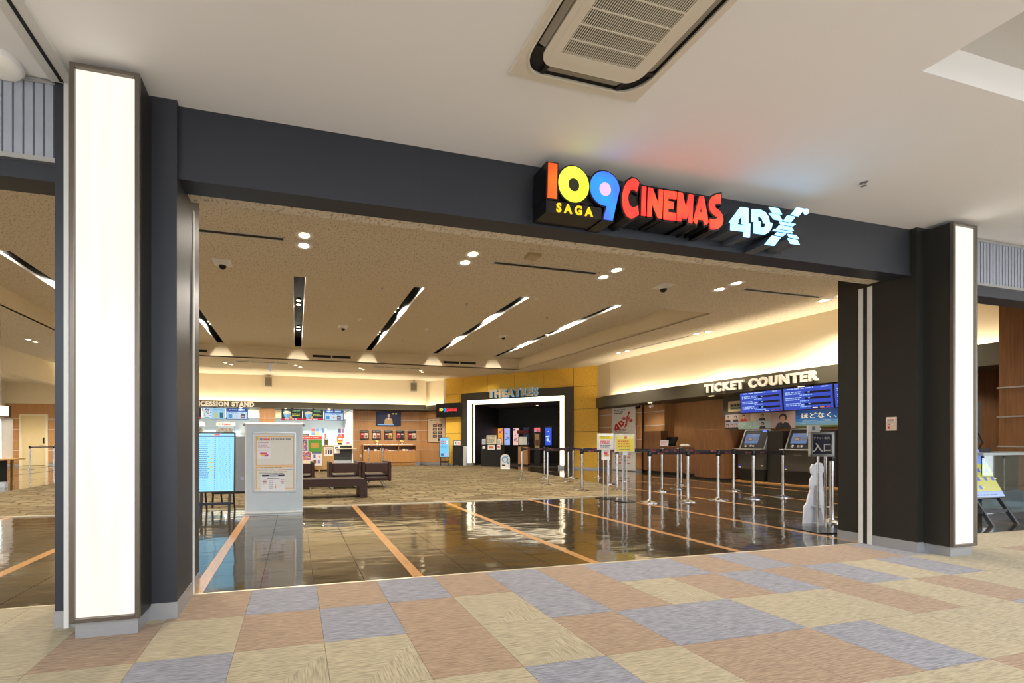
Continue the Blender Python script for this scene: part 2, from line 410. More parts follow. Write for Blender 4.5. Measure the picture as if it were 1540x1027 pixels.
CARP = [(-6.65, 7.62), (7.3, 7.62), (8.4, 10.1), (9.0, 13.8), (9.6, 18.5), (9.2, 19.3), (-6.65, 19.3)]
def incarp(x, y):
    c = False; n = len(CARP)
    for i in range(n):
        (x1, y1), (x2, y2) = CARP[i], CARP[(i + 1) % n]
        if (y1 > y) != (y2 > y) and x < (x2 - x1) * (y - y1) / (y2 - y1) + x1: c = not c
    return c
cells = []
for bay in range(-9, 9):
    xs = 1.045 + PIT * bay + 0.05
    for q in range(4):
        for r in range(0, 56):
            cx = xs + TW * (q + .5); cy = 3.44 + TW * (r + .5)
            if -14.6 < cx < 15.4 and cy < 27 and not (incarp(cx, cy) and incarp(cx - .5, cy) and incarp(cx + .5, cy) and incarp(cx, cy + .5) and incarp(cx, cy - .5)):
                cells.append((cx, cy))
near = [c for c in cells if -2.7 < c[0] < 10.0 and c[1] < 7.9]
near.sort(key=lambda c: c[0] * .225 + c[1] * .974)
near = near[:290]; ns = set(near)
for c in near:
    child('floor_tile', tile, fl, (c[0], c[1], 0), (random.uniform(-.0012, .0012), random.uniform(-.0012, .0012), 0))
mb = MB()
for c in cells:
    if c in ns: continue
    mb.box(c[0] - h, c[1] - h, -0.008, c[0] + h, c[1] + h, 0, M['lobby_tile'])
o = mb.build('floor_tiles_beyond', fl); o['kind'] = 'stuff'
for bay in range(-5, 8):
    x = 1.045 + PIT * bay
    y1 = 7.62 if -6 < x < 7.2 else (27 if x < -6 else 15.2)
    box('inlay_strip', fl, (x - .049, 3.44, -0.008, x + .049, y1, 0.0005), M['strip'])
MB().prism([(-6.65, 7.62), (7.3, 7.62), (8.4, 10.1), (9.0, 13.8), (9.6, 18.5), (9.2, 19.3), (-6.65, 19.3)], -0.008, 0.012, M['lobby_carpet'], plane='xy').build('carpet_field', fl)
box('carpet_edge_strip', fl, (-6.65, 7.585, -0.004, 7.3, 7.62, 0.014), M['carpet_edge'])
box('threshold_strip', fl, (-14, 3.425, -0.008, 16, 3.445, 0.003), M['carpet_edge'])

# ------------------------------------------------------------------ mall ceiling with coffer
cm = struct('ceiling_mall')
cx0, cx1, cy0, cy1 = 3.76, 10.5, -6.0, 1.73
for b in [(-18, -16, cx0, 3.2), (cx1, -16, 24, 3.2), (cx0, cy1, cx1, 3.2), (cx0, -16, cx1, cy0)]:
    box('ceiling_board', cm, (b[0], b[1], CEIL, b[2], b[3], CEIL + .06), M['mall_white'])
cw = 3.67
box('coffer_side', cm, (cx0 - .05, cy1, CEIL + .06, cx1, cy1 + .05, cw), M['mall_white'])
box('coffer_side', cm, (cx0 - .05, cy0, CEIL + .06, cx0, cy1, cw), M['mall_white'])
box('coffer_side', cm, (cx1, cy0, CEIL + .05, cx1 + .05, cy1, cw), M['mall_white'])
box('coffer_side', cm, (cx0, cy0 - .05, CEIL + .05, cx1, cy0, cw), M['mall_white'])
box('coffer_top', cm, (cx0 - .6, cy0 - .6, cw - .002, cx1 + .6, cy1 + .6, cw + .08), M['coffer'])
# door-rail track on the ceiling
tr = struct('trim_1', label='pale metal track rail running along the mall ceiling to the light column')
box('track', tr, (-1.50, -6, CEIL - .025, -1.36, 2.99, CEIL), M['alu_white'])
box('track_groove', tr, (-1.442, -6, CEIL - .028, -1.42, 2.98, CEIL - .02), M['black'])
box('track_lip', tr, (-1.56, -6, CEIL - .012, -1.50, 2.99, CEIL), M['mall_white'])

# ------------------------------------------------------------------ shop front between mall and lobby
wf = struct('wall_front')
for (x0, x1) in [(-1.48, -0.775), (6.43, 7.14)]:
    box('column', wf, (x0, 3.0, 0.11, x1, 3.65, CEIL), M['charcoal'] if x0 < 0 else M['charcoal_dark'])
    box('baseboard', wf, (x0 - .004, 2.996, 0, x1 + .004, 3.654, 0.11), M['stainless'])
FB = 2.965
mb = MB(); mb.prism([(3.05, FB), (3.22, FB), (3.22, CEIL), (3.05, CEIL)], -0.775, 6.43, M['charcoal'], plane='yz'); mb.build('fascia', wf)
box('fascia_lip', wf, (-0.775, 3.042, FB - .004, 6.43, 3.055, FB + .03), M['charcoal'])
for bx in (0.95, 2.75, 4.6): box('fascia_joint', wf, (bx, 3.049, FB + .03, bx + .004, 3.051, CEIL), M['black'])
box('soffit_strip', wf, (-14, 3.22, FB + .03, 15.5, 3.38, FB + .06), M['speck'])
box('head_wall', wf, (-14.6, 3.22, FB + .05, 16, 3.38, 5.9), M['cream'])
for (x0, x1) in [(-1.48 - 6.5, -1.48), (7.14, 13.4)]:
    box('louvre_backing', wf, (x0, 3.04, 2.94, x1, 3.2, CEIL), mat('louvre_backing_grey', (120, 124, 132), 0.5, 0.3))
    box('louvre_frame', wf, (x0, 3.0, 2.935, x1, 3.05, 2.965), M['alu'])
    box('louvre_frame', wf, (x0, 3.0, 3.425, x1, 3.05, 3.45), M['alu'])
    box('bulkhead_rail', wf, (x0, 3.03, 2.83, x1, 3.2, 2.94), M['charcoal'])
slat = MB().prism([(-.028, .0), (.016, .0), (.024, .02), (-.02, .026)], 2.965, 3.425, mat('louvre_slat_aluminium', (170, 176, 188), 0.4, 0.5), plane='xy').mesh('slat')
n = 0
for k in range(0, 45): child('slat', slat, wf, (-1.51 - k * .055, 3.01, 0))
for k in range(0, 110): child('slat', slat, wf, (7.20 + k * .055, 3.01, 0))
# shutter guide rails on the jambs
for x in (-0.777, 6.425):
    for (y0, y1) in ([(3.43, 3.47)] if x < 0 else [(3.345, 3.385), (3.42, 3.46)]):
        box('shutter_guide', wf, (x - .004, y0, 0.0, x + .010, y1, FB), M['alu_white'], 0.002)
    box('shutter_slot', wf, (x - .003, 3.385 if x > 0 else 3.47, 0.0, x + .006, 3.42 if x > 0 else 3.485, FB), M['black'])
box('shutter_guide', wf, (-1.425, 2.985, 0.0, -1.395, 3.01, CEIL), M['alu_white'], 0.002)
# end walls beyond the side bays
box('pier', wf, (-8.6, 3.0, 0, -7.98, 3.6, CEIL), M['charcoal'])
box('pier', wf, (13.4, 3.0, 0, 14.2, 3.6, CEIL), M['charcoal'])

# ------------------------------------------------------------------ lobby shell
cl = struct('ceiling_lobby')
RC = [(-7.0, 8.47), (10.437, 8.47), (10.0, 17.13), (-7.0, 17.13)]
Z1, Z2 = 4.5, 5.0
mb = MB()
mb.prism([(-14.4, 3.38), (15.6, 3.38), (15.6, 25), (-9.85, 25), (-9.85, 3.38 + .001)][0:3] + [(15.6, 22.6), (-9.9, 22.6), (-9.9, 3.38)][0:2] + [(-9.9, 3.38)], Z1, Z1 + .04, M['speck'], holes=[RC], plane='xy')
mb.build('low_ceiling', cl)
# recess sides
mb = MB()
for a, b in zip(RC, RC[1:] + RC[:1]):
    mb.quad((a[0], a[1], Z1), (b[0], b[1], Z1), (b[0], b[1], Z2), (a[0], a[1], Z2), M['plaster'])
mb.build('recess_side', cl)
SLG = mat('slot_side_grey', (24, 22, 20), .6)
SLX = [-5.7, -2.82, 0.08, 2.96, 5.86, 8.72]; SWH = 0.14; SY0, SY1 = 8.9, 17.0
edges = [-7.2] + [v for x in SLX for v in (x - SWH, x + SWH)] + [10.7]
for k in range(0, len(edges), 2):
    box('raised_ceiling', cl, (edges[k], 8.3, Z2, edges[k + 1], 17.3, Z2 + .05), M['speck'])
for x in SLX:
    mb = MB(); dz = 0.38
    mb.box(x - SWH - .03, SY0, Z2 + .001, x - SWH, SY1, Z2 + dz, SLG); mb.box(x + SWH, SY0, Z2 + .001, x + SWH + .03, SY1, Z2 + dz, SLG)
    mb.box(x - SWH, SY0, Z2 + dz - .02, x + SWH, SY1, Z2 + dz, M['black'])
    mb.build('light_slot', cl)
    for sx in (-1, 1):
        box('slot_edge', cl, (x + sx * SWH - .008, SY0, Z2 - .004, x + sx * SWH + .008, SY1, Z2 + .05), M['alu_white'])
    box('slot_end', cl, (x - SWH, SY1, Z2, x + SWH, 17.3, Z2 + .05), M['plaster'])
    box('slot_end', cl, (x - SWH, 8.3, Z2, x + SWH, SY0, Z2 + .05), M['plaster'])
box('light_block_roof', cl, (-14.6, 3.2, 5.85, 16, 27.5, 6.0), M['black'])  # unseen cover added to block world light from above
# lower ceiling and bulkhead by the far door
box('bulkhead', cl, (-10.2, 3.38, 3.62, -9.9, 24.4, 4.6), M['plaster'])
box('side_ceiling', cl, (-14.4, 3.38, 4.17, -10.2, 24.6, 4.22), M['speck'])

wb = struct('wall_back')
YB = 20.9; YW = 21.8
box('upper_wall', wb, (-9.9, 21.34, 2.9, 6.9, 21.5, Z1), M['cream'])
box('sign_band', wb, (-9.9, YB, 2.87, 6.72, YB + .06, 3.16), M['band'])
box('band_soffit', wb, (-9.9, YB + .06, 2.87, 6.9, 22.4, 2.92), M['band'])
RZ = [0.1, 0.76, 1.29, 1.83, 2.36, 2.87]
def wood_bay(root, x0, x1, y, mt='wood', rails=True, depth=.04):
    for a, b in zip(RZ, RZ[1:]): box('wood_panel', root, (x0, y, a + .012, x1, y + depth, b - .012), M[mt])
    for a in RZ[1:-1]: box('rail', root, (x0, y - .012, a - .012, x1, y + .02, a + .012), M['alu_white'])
    box('baseboard', root, (x0, y - .01, 0, x1, y + .03, .1), M['stainless'])
wood_bay(wb, 2.86, 6.9, YW)
wood_bay(wb, -1.74, -0.98, YB + .12)
box('backing_wall', wb, (2.86, YW + .04, 0, 8.2, YW + .2, 3.4), M['wood_dark'])
box('opening_return', wb, (2.80, YB + .1, 0, 2.86, 24.4, 2.87), M['white_plastic'])
box('opening_return', wb, (-1.70, YB + .2, 0, -1.02, 21.5, 2.87), M['wood'])
KT = mat('kitchen_white_tile', (214, 224, 228), 0.3, var=0.02, scale=3)
kb = box('kitchen_wall', wb, (-9.9, 24.4, 0, 2.9, 24.5, 2.95), KT)
for k in range(1, 11): box('kitchen_wall_joint', wb, (-9.9, 24.396, .25 * k, 2.8, 24.4, .25 * k + .006), mat('kitchen_grout', (190, 202, 208), 0.6))
box('kitchen_ceiling', wb, (-9.9, 21.5, 2.92, 2.9, 24.5, 2.97), M['white_plastic'])
box('kitchen_bulkhead', wb, (-9.9, 23.2, 2.5, 2.8, 23.26, 2.92), mat('kitchen_cream_panel', (206, 186, 140), 0.7))
for kx in (-6.5, -3.2, 0.9): area('kitchen_ceiling_lamp', (kx, 22.6, 2.9), 2.2, 0.5, 430, (0.80, 0.91, 1.0))

wd = struct('wall_diagonal', DW(0), DWZ)
box('backing', wd, (.06, .03, 3.66, 7.3, .12, Z1), M['joint']); box('backing', wd, (.06, .03, 0, 1.03, .12, 3.66), M['joint']); box('backing', wd, (6.24, .03, 0, 7.3, .12, 3.66), M['joint'])
SJ = [.08, 1.05, 2.34, 3.66, 4.97, 6.28, 7.28]; ZJ = [.07, .66, 1.65, 2.65, 3.65]
g = .007
for a, b in zip(SJ, SJ[1:]): box('gold_panel', wd, (a + g, 0, 3.65 + g, b - g, .04, Z1), M['yellow'])
for a, b in ((.08, 1.05), (6.28, 7.28)):
    for c, d in zip(ZJ, ZJ[1:]): box('gold_panel', wd, (a + g, 0, c + g, b - g, .04, d - g), M['yellow'])
    box('baseboard', wd, (a, -.005, 0, b, .04, .07), M['stainless'])
box('upper_wall', wd, (-1.5, .35, 3.1, .08, .4, Z1), M['cream']); box('upper_wall', wd, (-.02, 0, 3.16, .08, .4, Z1), M['cream'])
box('sign_band', wd, (-1.27, 0, 2.87, .08, .06, 3.16), M['band']); box('band_soffit', wd, (-1.5, .06, 2.87, .08, .5, 2.92), M['band'])
for a, b in zip(RZ, RZ[1:]): box('wood_panel', wd, (-1.62, .3, a + .012, .08, .34, b - .012), M['wood'])
for a in RZ[1:-1]: box('rail', wd, (-1.62, .288, a - .012, .08, .32, a + .012), M['alu_white'])
box('baseboard', wd, (-1.62, .29, 0, .08, .33, .1), M['stainless'])
# theatre passage behind the portal
tp = struct('wall_theatre_passage', DW(0), DWZ)
box('passage_wall', tp, (1.40, .1, 0, 1.55, 4.6, 3.4), M['dark_room']); box('passage_wall', tp, (5.72, .1, 0, 5.9, 4.6, 3.4), M['dark_room'])
box('passage_wall', tp, (1.40, 4.5, 0, 5.9, 4.62, 3.4), M['dark_room']); box('passage_ceiling', tp, (1.4, .1, 3.16, 5.9, 4.6, 3.26), mat('passage_ceiling_paint', (92, 84, 74), 0.6))
box('passage_floor', tp, (1.5, .25, 0.0, 5.75, 4.5, .006), mat('passage_carpet', (62, 52, 42), 0.95, var=0.2, scale=30))

wr = struct('wall_right', RW(0), RWZ)
box('upper_wall', wr, (-.15, .3, 3.0, 11.5, .4, Z1), M['cream'])
box('sign_band', wr, (-.1, 0, 2.65, 9.5, .06, 3.08), M['band'])
MB().prism([(-.1, .06), (11.5, .06), (11.5, 2.0), (-1.05, 2.0), (-1.05, .47)], 2.65, 2.7, M['band'], plane='xy').build('band_soffit', wr)
MB().prism([(-.15, .3), (-.15, .4), (-1.05, .55), (-1.05, .45)], 3.0, Z1, M['cream'], plane='xy').build('return_wall', wr)
MB().prism([(-.1, .0), (-.1, .06), (-1.05, .47), (-1.05, .41)], 2.65, 3.08, M['band'], plane='xy').build('sign_band', wr)
for a, b in zip(RZ, RZ[1:]):
    bb = min(b, 2.65)
    box('wood_panel', wr, (-1.8, .9, a + .012, .80, .94, bb - .012), M['wood']); box('wood_panel', wr, (.80, 1.0, a + .012, 1.7, 1.04, bb - .012), M['wood'])
for a in RZ[1:-1]:
    box('rail', wr, (-1.8, .888, a - .012, .80, .92, a + .012), M['alu_white']); box('rail', wr, (.80, .988, a - .012, 1.7, 1.02, a + .012), M['alu_white'])
box('baseboard', wr, (-1.8, .89, 0, .8, .92, .1), M['stainless'])
box('counter_backdrop', wr, (1.55, 1.5, 0, 4.1, 1.56, 2.65), M['wood']); box('counter_backdrop', wr, (1.6, 1.0, 0, 1.66, 1.5, 2.65), M['wood'])
box('kiosk_wall', wr, (3.95, .9, 0, 11.3, .96, 2.65), M['wood_dark'])
box('kiosk_wall_return', wr, (3.95, .9, 0, 4.0, 1.55, 2.65), M['wood'])
# full-height wood pier nearer the mall, its shade painted as darker veneer
for a, b in [(0.1, 1.10), (1.10, 1.64), (1.64, 2.17), (2.17, Z1)]: box('wood_panel', wr, (9.55, -.42, a + .01, 11.3, .3, b - .01), M['wood_dark'])
for a in (1.10, 1.64, 2.17): box('rail', wr, (9.53, -.435, a - .013, 11.3, .3, a + .013), M['alu'])
box('baseboard', wr, (9.54, -.43, 0, 11.3, .3, .1), M['stainless'])

wl = struct('wall_left')
box('side_wall', wl, (-14.4, 3.4, 0, -14.2, 24.6, 4.6), M['cream'])
box('upper_wall', wl, (-14.4, 24.4, 3.13, -9.9, 24.5, 4.2), M['cream'])
for (x0, x1) in ((-14.2, -13.56), (-12.33, -9.9)):
    for a, b in zip(RZ, RZ[1:-1] + [3.13]): box('wood_panel', wl, (x0, 24.4, a + .012, x1, 24.44, b - .012), M['wood'])
    for a in RZ[1:-1]: box('rail', wl, (x0, 24.388, a - .012, x1, 24.42, a + .012), M['alu_white'])
    box('baseboard', wl, (x0, 24.39, 0, x1, 24.43, .1), M['stainless'])
box('wood_panel', wl, (-13.56, 24.4, 2.6, -12.33, 24.44, 3.118), M['wood'])
box('light_block_wall', wl, (-14.6, 24.5, 0, -9.8, 24.6, 6), M['black'])  # unseen panel added to block world light at this corner
dr = struct('door_1', label='cream metal service door with a lever handle in the wood wall')
mb = MB(); mb.box(-13.56, 24.36, 0, -13.46, 24.44, 2.6, M['cream']); mb.box(-12.43, 24.36, 0, -12.33, 24.44, 2.6, M['cream']); mb.box(-13.46, 24.36, 2.5, -12.43, 24.44, 2.6, M['cream']); mb.build('door_frame', dr)
lf = box('door_leaf', dr, (-13.46, 24.40, 0.01, -12.43, 24.44, 2.5), mat('cream_door_paint', (222, 200, 150), 0.5, var=0.02))
mb = MB(); mb.box(-12.55, 24.37, 1.12, -12.49, 24.40, 1.42, M['black']); mb.cyl((-12.52, 24.37, 1.02), (-12.52, 24.32, 1.02), .015, M['chrome']); mb.cyl((-12.52, 24.33, 1.02), (-12.66, 24.33, 1.02), .012, M['chrome']); mb.build('door_handle', dr)
# unseen shell added to keep world light out of the lobby
sh = struct('wall_light_block')
box('light_block_wall', sh, (-14.6, 27.3, 0, 18, 27.5, 6), M['black']); box('light_block_wall', sh, (15.8, 3.2, 0, 16, 27.5, 6), M['black']); box('light_block_wall', sh, (-14.6, 3.2, 0, -14.4, 27.5, 6), M['black'])
# ------------------------------------------------------------------ lobby lamps
def spot(name, parent, loc, power, color=WARM, size=2.4, blend=0.6, radius=.05, rot=(0, 0, 0)):
    l = bpy.data.lights.new(name, 'SPOT'); l.energy = power; l.color = color; l.spot_size = size; l.spot_blend = blend; l.shadow_soft_size = radius
    o = bpy.data.objects.new(name, l); COL.objects.link(o); o.location = loc; o.rotation_euler = rot
    if parent: o.parent = parent
    return o
LAMP = mat('lamp_lens_glow', (255, 240, 210), 0.4, emit=14.0, ecol=(255, 232, 190))
ring = MB().lathe([(.15, 0), (.15, -.008), (.11, -.014), (.085, -.004), (.08, .0)], M['white_plastic'], 24).mesh('trim_ring')
lens = MB().lathe([(.082, -.006), (.05, -.012), (.001, -.014)], LAMP, 20).mesh('lens')
ring_s = MB().lathe([(.10, 0), (.10, -.008), (.075, -.014), (.065, -.004), (.06, 0)], M['white_plastic'], 20).mesh('trim_ring')
lens_s = MB().lathe([(.062, -.006), (.04, -.012), (.001, -.014)], LAMP, 16).mesh('lens')
def downlight(x, y, z, label, group, power, small=False, size=2.4):
    t = thing('downlight', label, 'ceiling light', (x, y, z), 0, group)
    child('trim_ring', ring_s if small else ring, t); child('lens', lens_s if small else lens, t)
    if power: spot('downlight_beam', t, (0, 0, -.03), power, size=size)
    return t
for x in (-8.7, -5.8, -2.85, 0.13, 3.05, 6.03, 8.97, 12.05):
    for y in (6.75, 7.10):
        downlight(x, y, Z1, 'round recessed downlight in the low speckled ceiling strip just inside the entrance', 'downlights inside the entrance', 275)
for x in (-5.6, -2.8, 0.06, 2.88, 5.71):
    for dx in (-.07, .12):
        downlight(x + dx, 18.4 + dx * 2, Z1, 'small downlight in the low ceiling before the concession stand', 'downlights before the concession stand', 260, True)
for (x, y) in ((12.03, 9.86), (11.96, 10.18), (11.78, 12.68), (11.72, 13.04)):
    downlight(x, y, Z1, 'small downlight in the low ceiling along the ticket counter wall', 'downlights along the ticket counter', 200, True, 1.7)
for (x, y) in ((-8.42, 15.56), (-8.41, 15.92), (-8.42, 11.2), (-8.42, 11.55)):
    downlight(x, y, Z1, 'small downlight in the low ceiling beside the bulkhead to the side door', 'downlights beside the bulkhead', 220, True)
for (x, y) in ((-11.6, 20.6), (-11.6, 20.95), (-12.8, 20.6), (-12.8, 20.95), (-12.2, 14.0), (-12.2, 14.35)):
    downlight(x, y, 4.17, 'small downlight in the lower side ceiling before the cream service door', 'downlights before the service door', 330, True)
spl = MB().lathe([(.055, 0), (.055, -.06), (.07, -.08)], M['black'], 16).mesh('lamp_barrel')
spn = MB().lathe([(.066, -.075), (.001, -.082)], LAMP, 16).mesh('lens')
for x in SLX:
    for y in (9.45, 9.8, 12.05, 12.4, 14.8, 15.15):
        t = thing('slot_spotlight', 'small round spotlight set inside a long black ceiling slot', 'spotlight', (x, y, Z2 + .30), 0, 'spotlights in the ceiling slots')
        child('lamp_barrel', spl, t); child('lens', spn, t)
        spot('slot_beam', t, (0, 0, -.09), 190, size=2.95, blend=.25, radius=.03)
# cove strips
def cove(p0, p1, power, z, rz, w=.12):
    L = math.hypot(p1[0] - p0[0], p1[1] - p0[1])
    return area('cove_light_strip', ((p0[0] + p1[0]) / 2, (p0[1] + p1[1]) / 2, z), L, w, power, (1.0, .88, .68), (PI, 0, rz))
cove((-9.9, 21.15), (6.7, 21.15), 225, 2.97, 0)
a = RW(0, .18); b = RW(11, .18); cove(a, b, 160, 2.9, RWZ)
a = DW(-1.2, .2); b = DW(.05, .2); cove(a, b, 17, 2.97, DWZ)
# soffit lamps under the sign bands
glow = MB().lathe([(.075, 0), (.075, -.012), (.001, -.014)], mat('soffit_lamp_glow', (255, 236, 196), .4, emit=5.0, ecol=(255, 226, 170)), 16).mesh('lens')
rim = MB().lathe([(.10, 0), (.10, -.006), (.075, -.012), (.07, 0)], M['white_plastic'], 16).mesh('trim_ring')
def soffit_lamp(loc, label, group, power=60):
    t = thing('soffit_lamp', label, 'ceiling light', loc, 0, group); child('trim_ring', rim, t); child('lens', glow, t); spot('soffit_beam', t, (0, 0, -.03), power, size=2.3)
for s in (1.7, 4.0, 6.3, 8.4): soffit_lamp(RW(s, .18 if s > 2 else .3, 2.65), 'small lit lamp under the ticket counter sign band', 'lamps under the ticket counter band')
for x in (-5.2, -2.6, -0.5, 1.65): soffit_lamp((x, YB + .15, 2.87), 'small lit lamp under the concession stand sign band', 'lamps under the concession band')
t = thing('passage_lamp', 'small bright lamp in the dark theatre passage ceiling', 'ceiling light', DW(4.1, 3.0, 3.16)); child('trim_ring', rim, t); child('lens', glow, t); spot('passage_beam', t, (0, 0, -.03), 30)

# ------------------------------------------------------------------ ceiling fittings
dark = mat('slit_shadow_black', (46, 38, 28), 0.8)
def slit(x0, y0, x1, y1, label, w=.07, group='slit air diffusers in the low ceiling'):
    L = math.hypot(x1 - x0, y1 - y0)
    t = thing('slit_diffuser', label, 'air vent', ((x0 + x1) / 2, (y0 + y1) / 2, Z1), math.atan2(y1 - y0, x1 - x0), group)
    mb = MB(); mb.box(-L/2, -w/2, -.012, L/2, -w/2 + .015, 0, M['alu_white']); mb.box(-L/2, w/2 - .015, -.012, L/2, w/2, 0, M['alu_white']); mb.box(-L/2, -w/2, -.012, -L/2 + .02, w/2, 0, M['alu_white']); mb.box(L/2 - .02, -w/2, -.012, L/2, w/2, 0, M['alu_white']); mb.build('frame', t)
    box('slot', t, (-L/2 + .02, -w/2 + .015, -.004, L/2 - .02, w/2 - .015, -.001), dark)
slit(-2.45, 6.95, -.18, 6.95, 'long slit air diffuser beside the plated dome camera over the information board', .12); slit(3.55, 6.97, 5.78, 6.97, 'long slit air diffuser beside the hanging sensor box', .12); slit(9.47, 6.96, 11.71, 6.96, 'long slit air diffuser over the ticket kiosk end of the queue', .12)
slit(11.755, 12.36, 11.966, 10.42, 'thin slit air diffuser along the ticket counter wall', .06)
slit(-5.3, 19.4, -3.12, 19.4, 'thin slit air diffuser above the popcorn warmers', .06); slit(.48, 19.3, 2.6, 19.3, 'thin slit air diffuser above the short concession counter', .06)
for (x0, x1, w_) in ((-2.39, -.30, 'above the hanging glowing sign'), (3.30, 5.47, 'in front of the wall television')):
    t = thing('ceiling_grille', 'long four-section return air grille %s' % w_, 'air vent', ((x0 + x1) / 2, 17.8, Z1), 0, 'return air grilles')
    L = x1 - x0
    mb = MB(); mb.box(-L/2, -.16, -.02, L/2, -.13, 0, M['alu_white']); mb.box(-L/2, .13, -.02, L/2, .16, 0, M['alu_white'])
    for k in range(5): mb.box(-L/2 + k * (L - .03) / 4, -.16, -.02, -L/2 + k * (L - .03) / 4 + .03, .16, 0, M['alu_white'])
    mb.build('frame', t)
    for k in range(4): box('grille_section', t, (-L/2 + .03 + k * (L - .03) / 4, -.13, -.008, -L/2 + (k + 1) * (L - .03) / 4, .13, -.001), mat('grille_grey', (150, 134, 108), 0.7))
for (x0, x1, w_) in ((-5.3, -3.35, 'past the slot above the schedule screen'), (.66, 2.23, 'between the second and third light slots'), (6.32, 7.86, 'above the gold wall')):
    t = thing('wall_vent', 'dark two-part air vent in the ceiling recess side %s' % w_, 'air vent', ((x0 + x1) / 2, 17.13, 4.70), 0, 'vents in the ceiling recess')
    L = x1 - x0
    box('frame', t, (-L/2 - .02, -.03, -.07, L/2 + .02, -.002, .07), M['plaster'])
    for s0, s1 in ((-L/2, -.03), (.03, L/2)):
        v = box('vent_slot', t, (s0, -.034, -.05, s1, -.028, .05), M['black'])
        for k in range(3): box('blade', v, (s0, -.04, -.035 + k * .033, s1, -.034, -.03 + k * .033), M['charcoal_dark'])
def dome_cam(loc, label):
    t = thing('dome_camera', label, 'security camera', loc)
    box('mounting_plate', t, (-.16, -.16, -.012, .16, .16, 0), M['white_plastic'], .003)
    MB().lathe([(.085, -.012), (.085, -.05), (.07, -.07)], M['white_plastic'], 20).build('housing', t)
    MB().lathe([(.07, -.068), (.055, -.11), (.03, -.13), (.001, -.135)], M['gloss_black'], 20).build('lens_dome', t)
dome_cam((-1.32, 8.1, Z1), 'white dome camera on a square plate near the long ceiling slit')
dome_cam((7.62, 7.22, Z1), 'white dome camera on a square plate beside the ticket queue downlights')
dome_cam((1.52, 13.6, Z2), 'white dome camera on the raised ceiling beside the vertical light slot')
dome_cam((7.27, 13.5, Z2), 'white dome camera on the raised ceiling between the last two light slots')
def sprinkler(loc, label='small sprinkler head in the lobby ceiling', group='lobby sprinkler heads', k=1.0):
    t = thing('sprinkler_head', label, 'sprinkler', loc, 0, group)
    MB().lathe([(.045, 0), (.045, -.008), (.02, -.012)], M['alu'], 14).build('escutcheon', t); t.scale = (k, k, k)
    mb = MB(); mb.cyl((0, 0, -.008), (0, 0, -.05), .012, M['alu'], 8); mb.lathe([(.03, -.05), (.03, -.055), (.001, -.056)], M['alu'], 12); mb.build('deflector', t)
for (x, y, z) in ((-1.5, 9.6, Z2), (2.1, 10.0, Z2), (4.6, 10.6, Z2), (7.5, 11.2, Z2), (-.9, 14.6, Z2), (3.9, 14.9, Z2), (6.6, 14.6, Z2), (9.4, 14.4, Z2), (3.7, 5.9, Z1), (6.9, 5.9, Z1), (9.3, 5.85, Z1)): sprinkler((x, y, z))
sprinkler((4.862, 2.585, CEIL), 'chrome sprinkler head in the white mall ceiling', None, .6)
def detector(loc, label):
    t = thing('smoke_detector', label, 'smoke detector', loc, 0, 'smoke detectors')
    MB().lathe([(.07, 0), (.07, -.02), (.05, -.035)], M['white_plastic'], 18).build('base', t)
    MB().lathe([(.05, -.034), (.04, -.05), (.001, -.052)], M['white_plastic'], 18).build('sensor_head', t)
for p in ((-1.75, 8.95, Z2), (4.3, 13.2, Z2), (1.9, 12.6, Z2), (6.2, 9.7, Z2), (8.7, 13.0, Z2)): detector(p, 'small round smoke detector on the raised ceiling')
# fire shutter sensor box under the low ceiling
t = thing('beam_sensor', 'small beige sensor box with a pull cord beside the middle slit diffuser', 'sensor', (4.1, 6.55, Z1))
box('sensor_body', t, (-.12, -.09, -.06, .12, .09, 0), mat('beige_plastic', (190, 172, 134), .5), .01)
MB().cyl((0, 0, -.06), (0, 0, -.25), .006, M['alu'], 8).build('pull_cord', t)
# ceiling-hung exit sign with blue-white glow
t = thing('hanging_exit_sign', 'slim ceiling-hung sign with a pale blue glow before the concession stand', 'exit sign', (-1.05, 17.9, Z1), PI / 2)
MB().cyl((0, 0, 0), (0, 0, -.12), .012, M['alu'], 8).build('hanger', t)
box('sign_body', t, (-.25, -.03, -.38, .25, .03, -.1), mat('exit_sign_body', (200, 215, 225), .4, emit=.25, ecol=(150, 190, 255)), .006)
# wall speakers
def speaker(loc, rz, label):
    t = thing('wall_speaker', label, 'speaker', loc, rz)
    b = MB().hexa([(-.17, -.24, -.34), (.17, -.24, -.34), (.15, 0, -.30), (-.15, 0, -.30), (-.17, -.30, .12), (.17, -.30, .12), (.15, -.02, .12), (-.15, -.02, .12)], mat('speaker_grey', (168, 158, 138), .5)).build('cabinet', t, bevel=.01)
    box('grille', t, (-.14, -.305, -.30, .14, -.295, .08), mat('speaker_grille', (140, 132, 116), .7), rot=(-.12, 0, 0))
    MB().lathe([(.03, 0), (.03, .01), (.001, .012)], M['black'], 12).build('driver', t, loc=(0, -.285, -.1), rot=(PI / 2 - .12, 0, 0))
    mb = MB(); mb.cyl((0, .05, .22), (0, -.12, .20), .02, M['alu']); mb.cyl((0, -.12, .20), (0, -.13, .10), .02, M['alu']); mb.box(-.06, .0, .16, .06, .06, .28, M['alu']); mb.build('bracket', t)
speaker((-1.32, 21.3, 4.25), 0, 'grey wall speaker above the concession stand sign')
speaker((6.2, 21.3, 4.22), -.35, 'grey wall speaker in the corner beside the gold wall')

